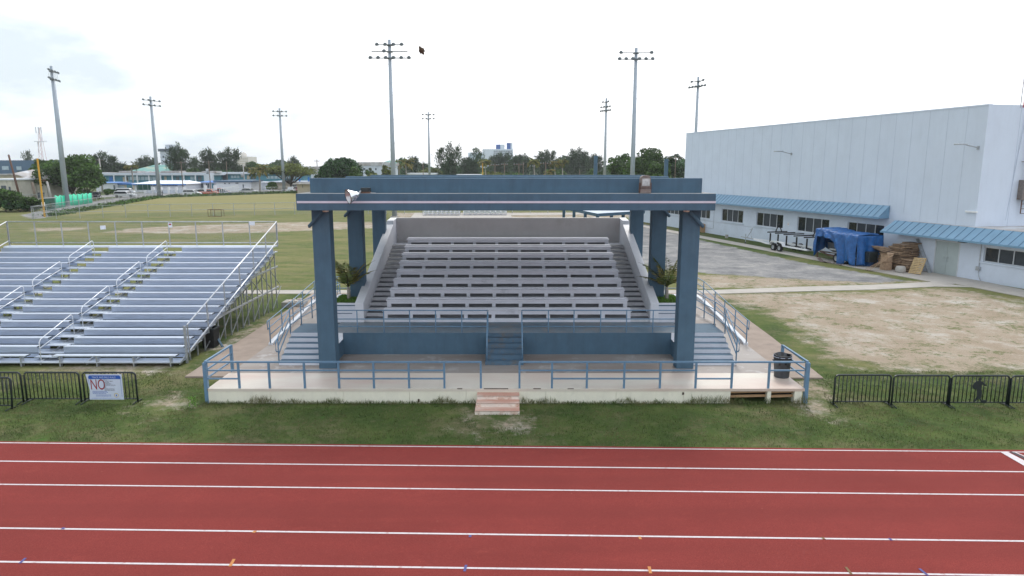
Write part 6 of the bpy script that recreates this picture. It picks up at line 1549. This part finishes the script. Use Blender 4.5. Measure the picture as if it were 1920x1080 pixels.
# weeds along the far fence, hedge line and distant woodland
rng = np.random.default_rng(31)
def weeds(pa, pb, n, h, wd, m, name, lab):
    u = rng.random(n); x = pa[0]+(pb[0]-pa[0])*u+rng.normal(0, wd, n); y = pa[1]+(pb[1]-pa[1])*u+rng.normal(0, wd, n); cl = .55+.45*np.sin(u*37)*np.sin(u*91+1)+.2
    hh = h*cl*rng.uniform(.4, 1.1, n); z = hh*rng.random(n)
    me = leafmesh(name, np.stack([x, y, z], 1), rng.normal(size=(n,3))+np.array([0,0,.6]), rng.uniform(.25,.6,n), rng.uniform(.12,.3,n), rng.uniform(0,1,n), M[m]); o = bpy.data.objects.new(name, me); C.objects.link(o); tag(o, lab, 'weeds', kind='stuff')
weeds(g(95,405), g(292,371), 6000, .7, .6, 'leaf', 'weeds', 'weeds growing along the foot of the road fence')
weeds(g(292,370.5), g(600,360), 6000, .8, .6, 'leaf', 'weeds', 'weeds growing along the far outfield fence')
n = 75000; r_ = rng; an = r_.uniform(-.80, .80, n); dd = r_.uniform(430, 560, n); x = dd*np.tan(an); hgt = 8.6+3.2*np.clip((an+.09)*20, 0, 1)*np.clip((.24-an)*20, 0, 1)+2.2*np.sin(an*31)+1.8*np.sin(an*77+1)+1.2*np.sin(an*190)
z = r_.random(n)**.8*hgt; leaf = 2.0
ok = z > 1
me = leafmesh('woodland', np.stack([x, dd, z], 1)[ok], r_.normal(size=(ok.sum(),3)), r_.uniform(1.2,2.6,ok.sum()), r_.uniform(.8,1.6,ok.sum()), (.5+.25*np.sin(an*140)+r_.normal(0,.2,n))[ok], M['leafd'])
o = bpy.data.objects.new('woodland', me); C.objects.link(o); tag(o, 'distant band of dark green woodland along the horizon', 'woodland', kind='stuff')

# ================================================================== SKY, SUN, HAZE, CAMERA
w = bpy.data.worlds.new('World'); S.world = w; w.use_nodes = True; t = w.node_tree
bg = t.nodes['Background']; sky = N(t, 'ShaderNodeTexSky', sky_type='NISHITA'); sky.sun_disc = False
SE, SR = R(48), R(12)
sky.sun_elevation = SE; sky.sun_rotation = SR; sky.air_density = 1.2; sky.dust_density = 3.0
tc = N(t, 'ShaderNodeTexCoord')
mp = N(t, 'ShaderNodeMapping'); mp.inputs['Scale'].default_value = (1.2, 1.2, 3.0); t.links.new(tc.outputs['Generated'], mp.inputs['Vector'])
cl = N(t, 'ShaderNodeTexNoise'); cl.inputs['Scale'].default_value = 2.6; cl.inputs['Detail'].default_value = 8; cl.inputs['Roughness'].default_value = .55; t.links.new(mp.outputs[0], cl.inputs['Vector'])
sx = N(t, 'ShaderNodeSeparateXYZ'); t.links.new(tc.outputs['Generated'], sx.inputs[0])
# thin overcast: thinner (bluer) only in patches towards the left of the view
side = math_(t, 'MULTIPLY', math_(t, 'ADD', sx.outputs[0], .28), -.55)
thin = ramp(t, math_(t, 'ADD', cl.outputs['Fac'], side), [(.52, (0,0,0)), (.74, (1,1,1))])
over = ramp(t, sx.outputs[1], [(0, (8.6,9.0,9.8)), (1, (11.4,11.5,11.7))])
over2 = N(t, 'ShaderNodeMix', data_type='RGBA'); 
veil = mixc(t, ramp(t, sx.outputs[1], [(.25, (0,0,0)), (.95, (1,1,1))]), (9.1,9.7,10.6), (11.6,11.7,11.9))
c = mixc(t, thin, veil, (6.3,7.1,7.6))
c = mixc(t, .93, sky.outputs[0], c)
t.links.new(c, bg.inputs['Color']); bg.inputs['Strength'].default_value = .135
sun = bpy.data.lights.new('sun', 'SUN'); sun.energy = 1.7; sun.angle = R(14); sun.color = (1, .96, .90); so = bpy.data.objects.new('sun', sun); C.objects.link(so)
# sun stands behind the grandstand (towards +Y), slightly right
dirv = Vector((math.sin(SR)*math.cos(SE), math.cos(SR)*math.cos(SE), math.sin(SE))); so.rotation_euler = (-dirv).to_track_quat('-Z', 'Y').to_euler()
HAZE = True
if HAZE:
    m = bpy.data.materials.new('haze_air'); m.use_nodes = True; tt = m.node_tree; tt.nodes.remove(tt.nodes['Principled BSDF'])
    pv_ = N(tt, 'ShaderNodeVolumePrincipled'); pv_.inputs['Color'].default_value = (.93,.96,1,1); pv_.inputs['Density'].default_value = .00018; pv_.inputs['Anisotropy'].default_value = .2
    tt.links.new(pv_.outputs[0], tt.nodes['Material Output'].inputs['Volume'])
    hb = MB().box(-2700, 2700, -70, 4300, -1, 75).build('haze', m); tag(hb, 'thin pale air haze over the whole field', 'haze', kind='stuff')
cam = bpy.data.cameras.new('camera'); co = bpy.data.objects.new('camera', cam); C.objects.link(co)
cam.lens = 24; cam.sensor_width = 36; cam.clip_end = 8000; cam.clip_start = .1
co.location = (0, 0, H); co.rotation_euler = (R(90)-P, 0, 0); S.camera = co
S.view_settings.view_transform = 'Standard'; S.view_settings.look = 'None'; S.view_settings.exposure = .02; S.view_settings.gamma = 1
S.render.resolution_x = 1024; S.render.resolution_y = 576
S.cycles.transparent_max_bounces = 24; S.cycles.volume_bounces = 0
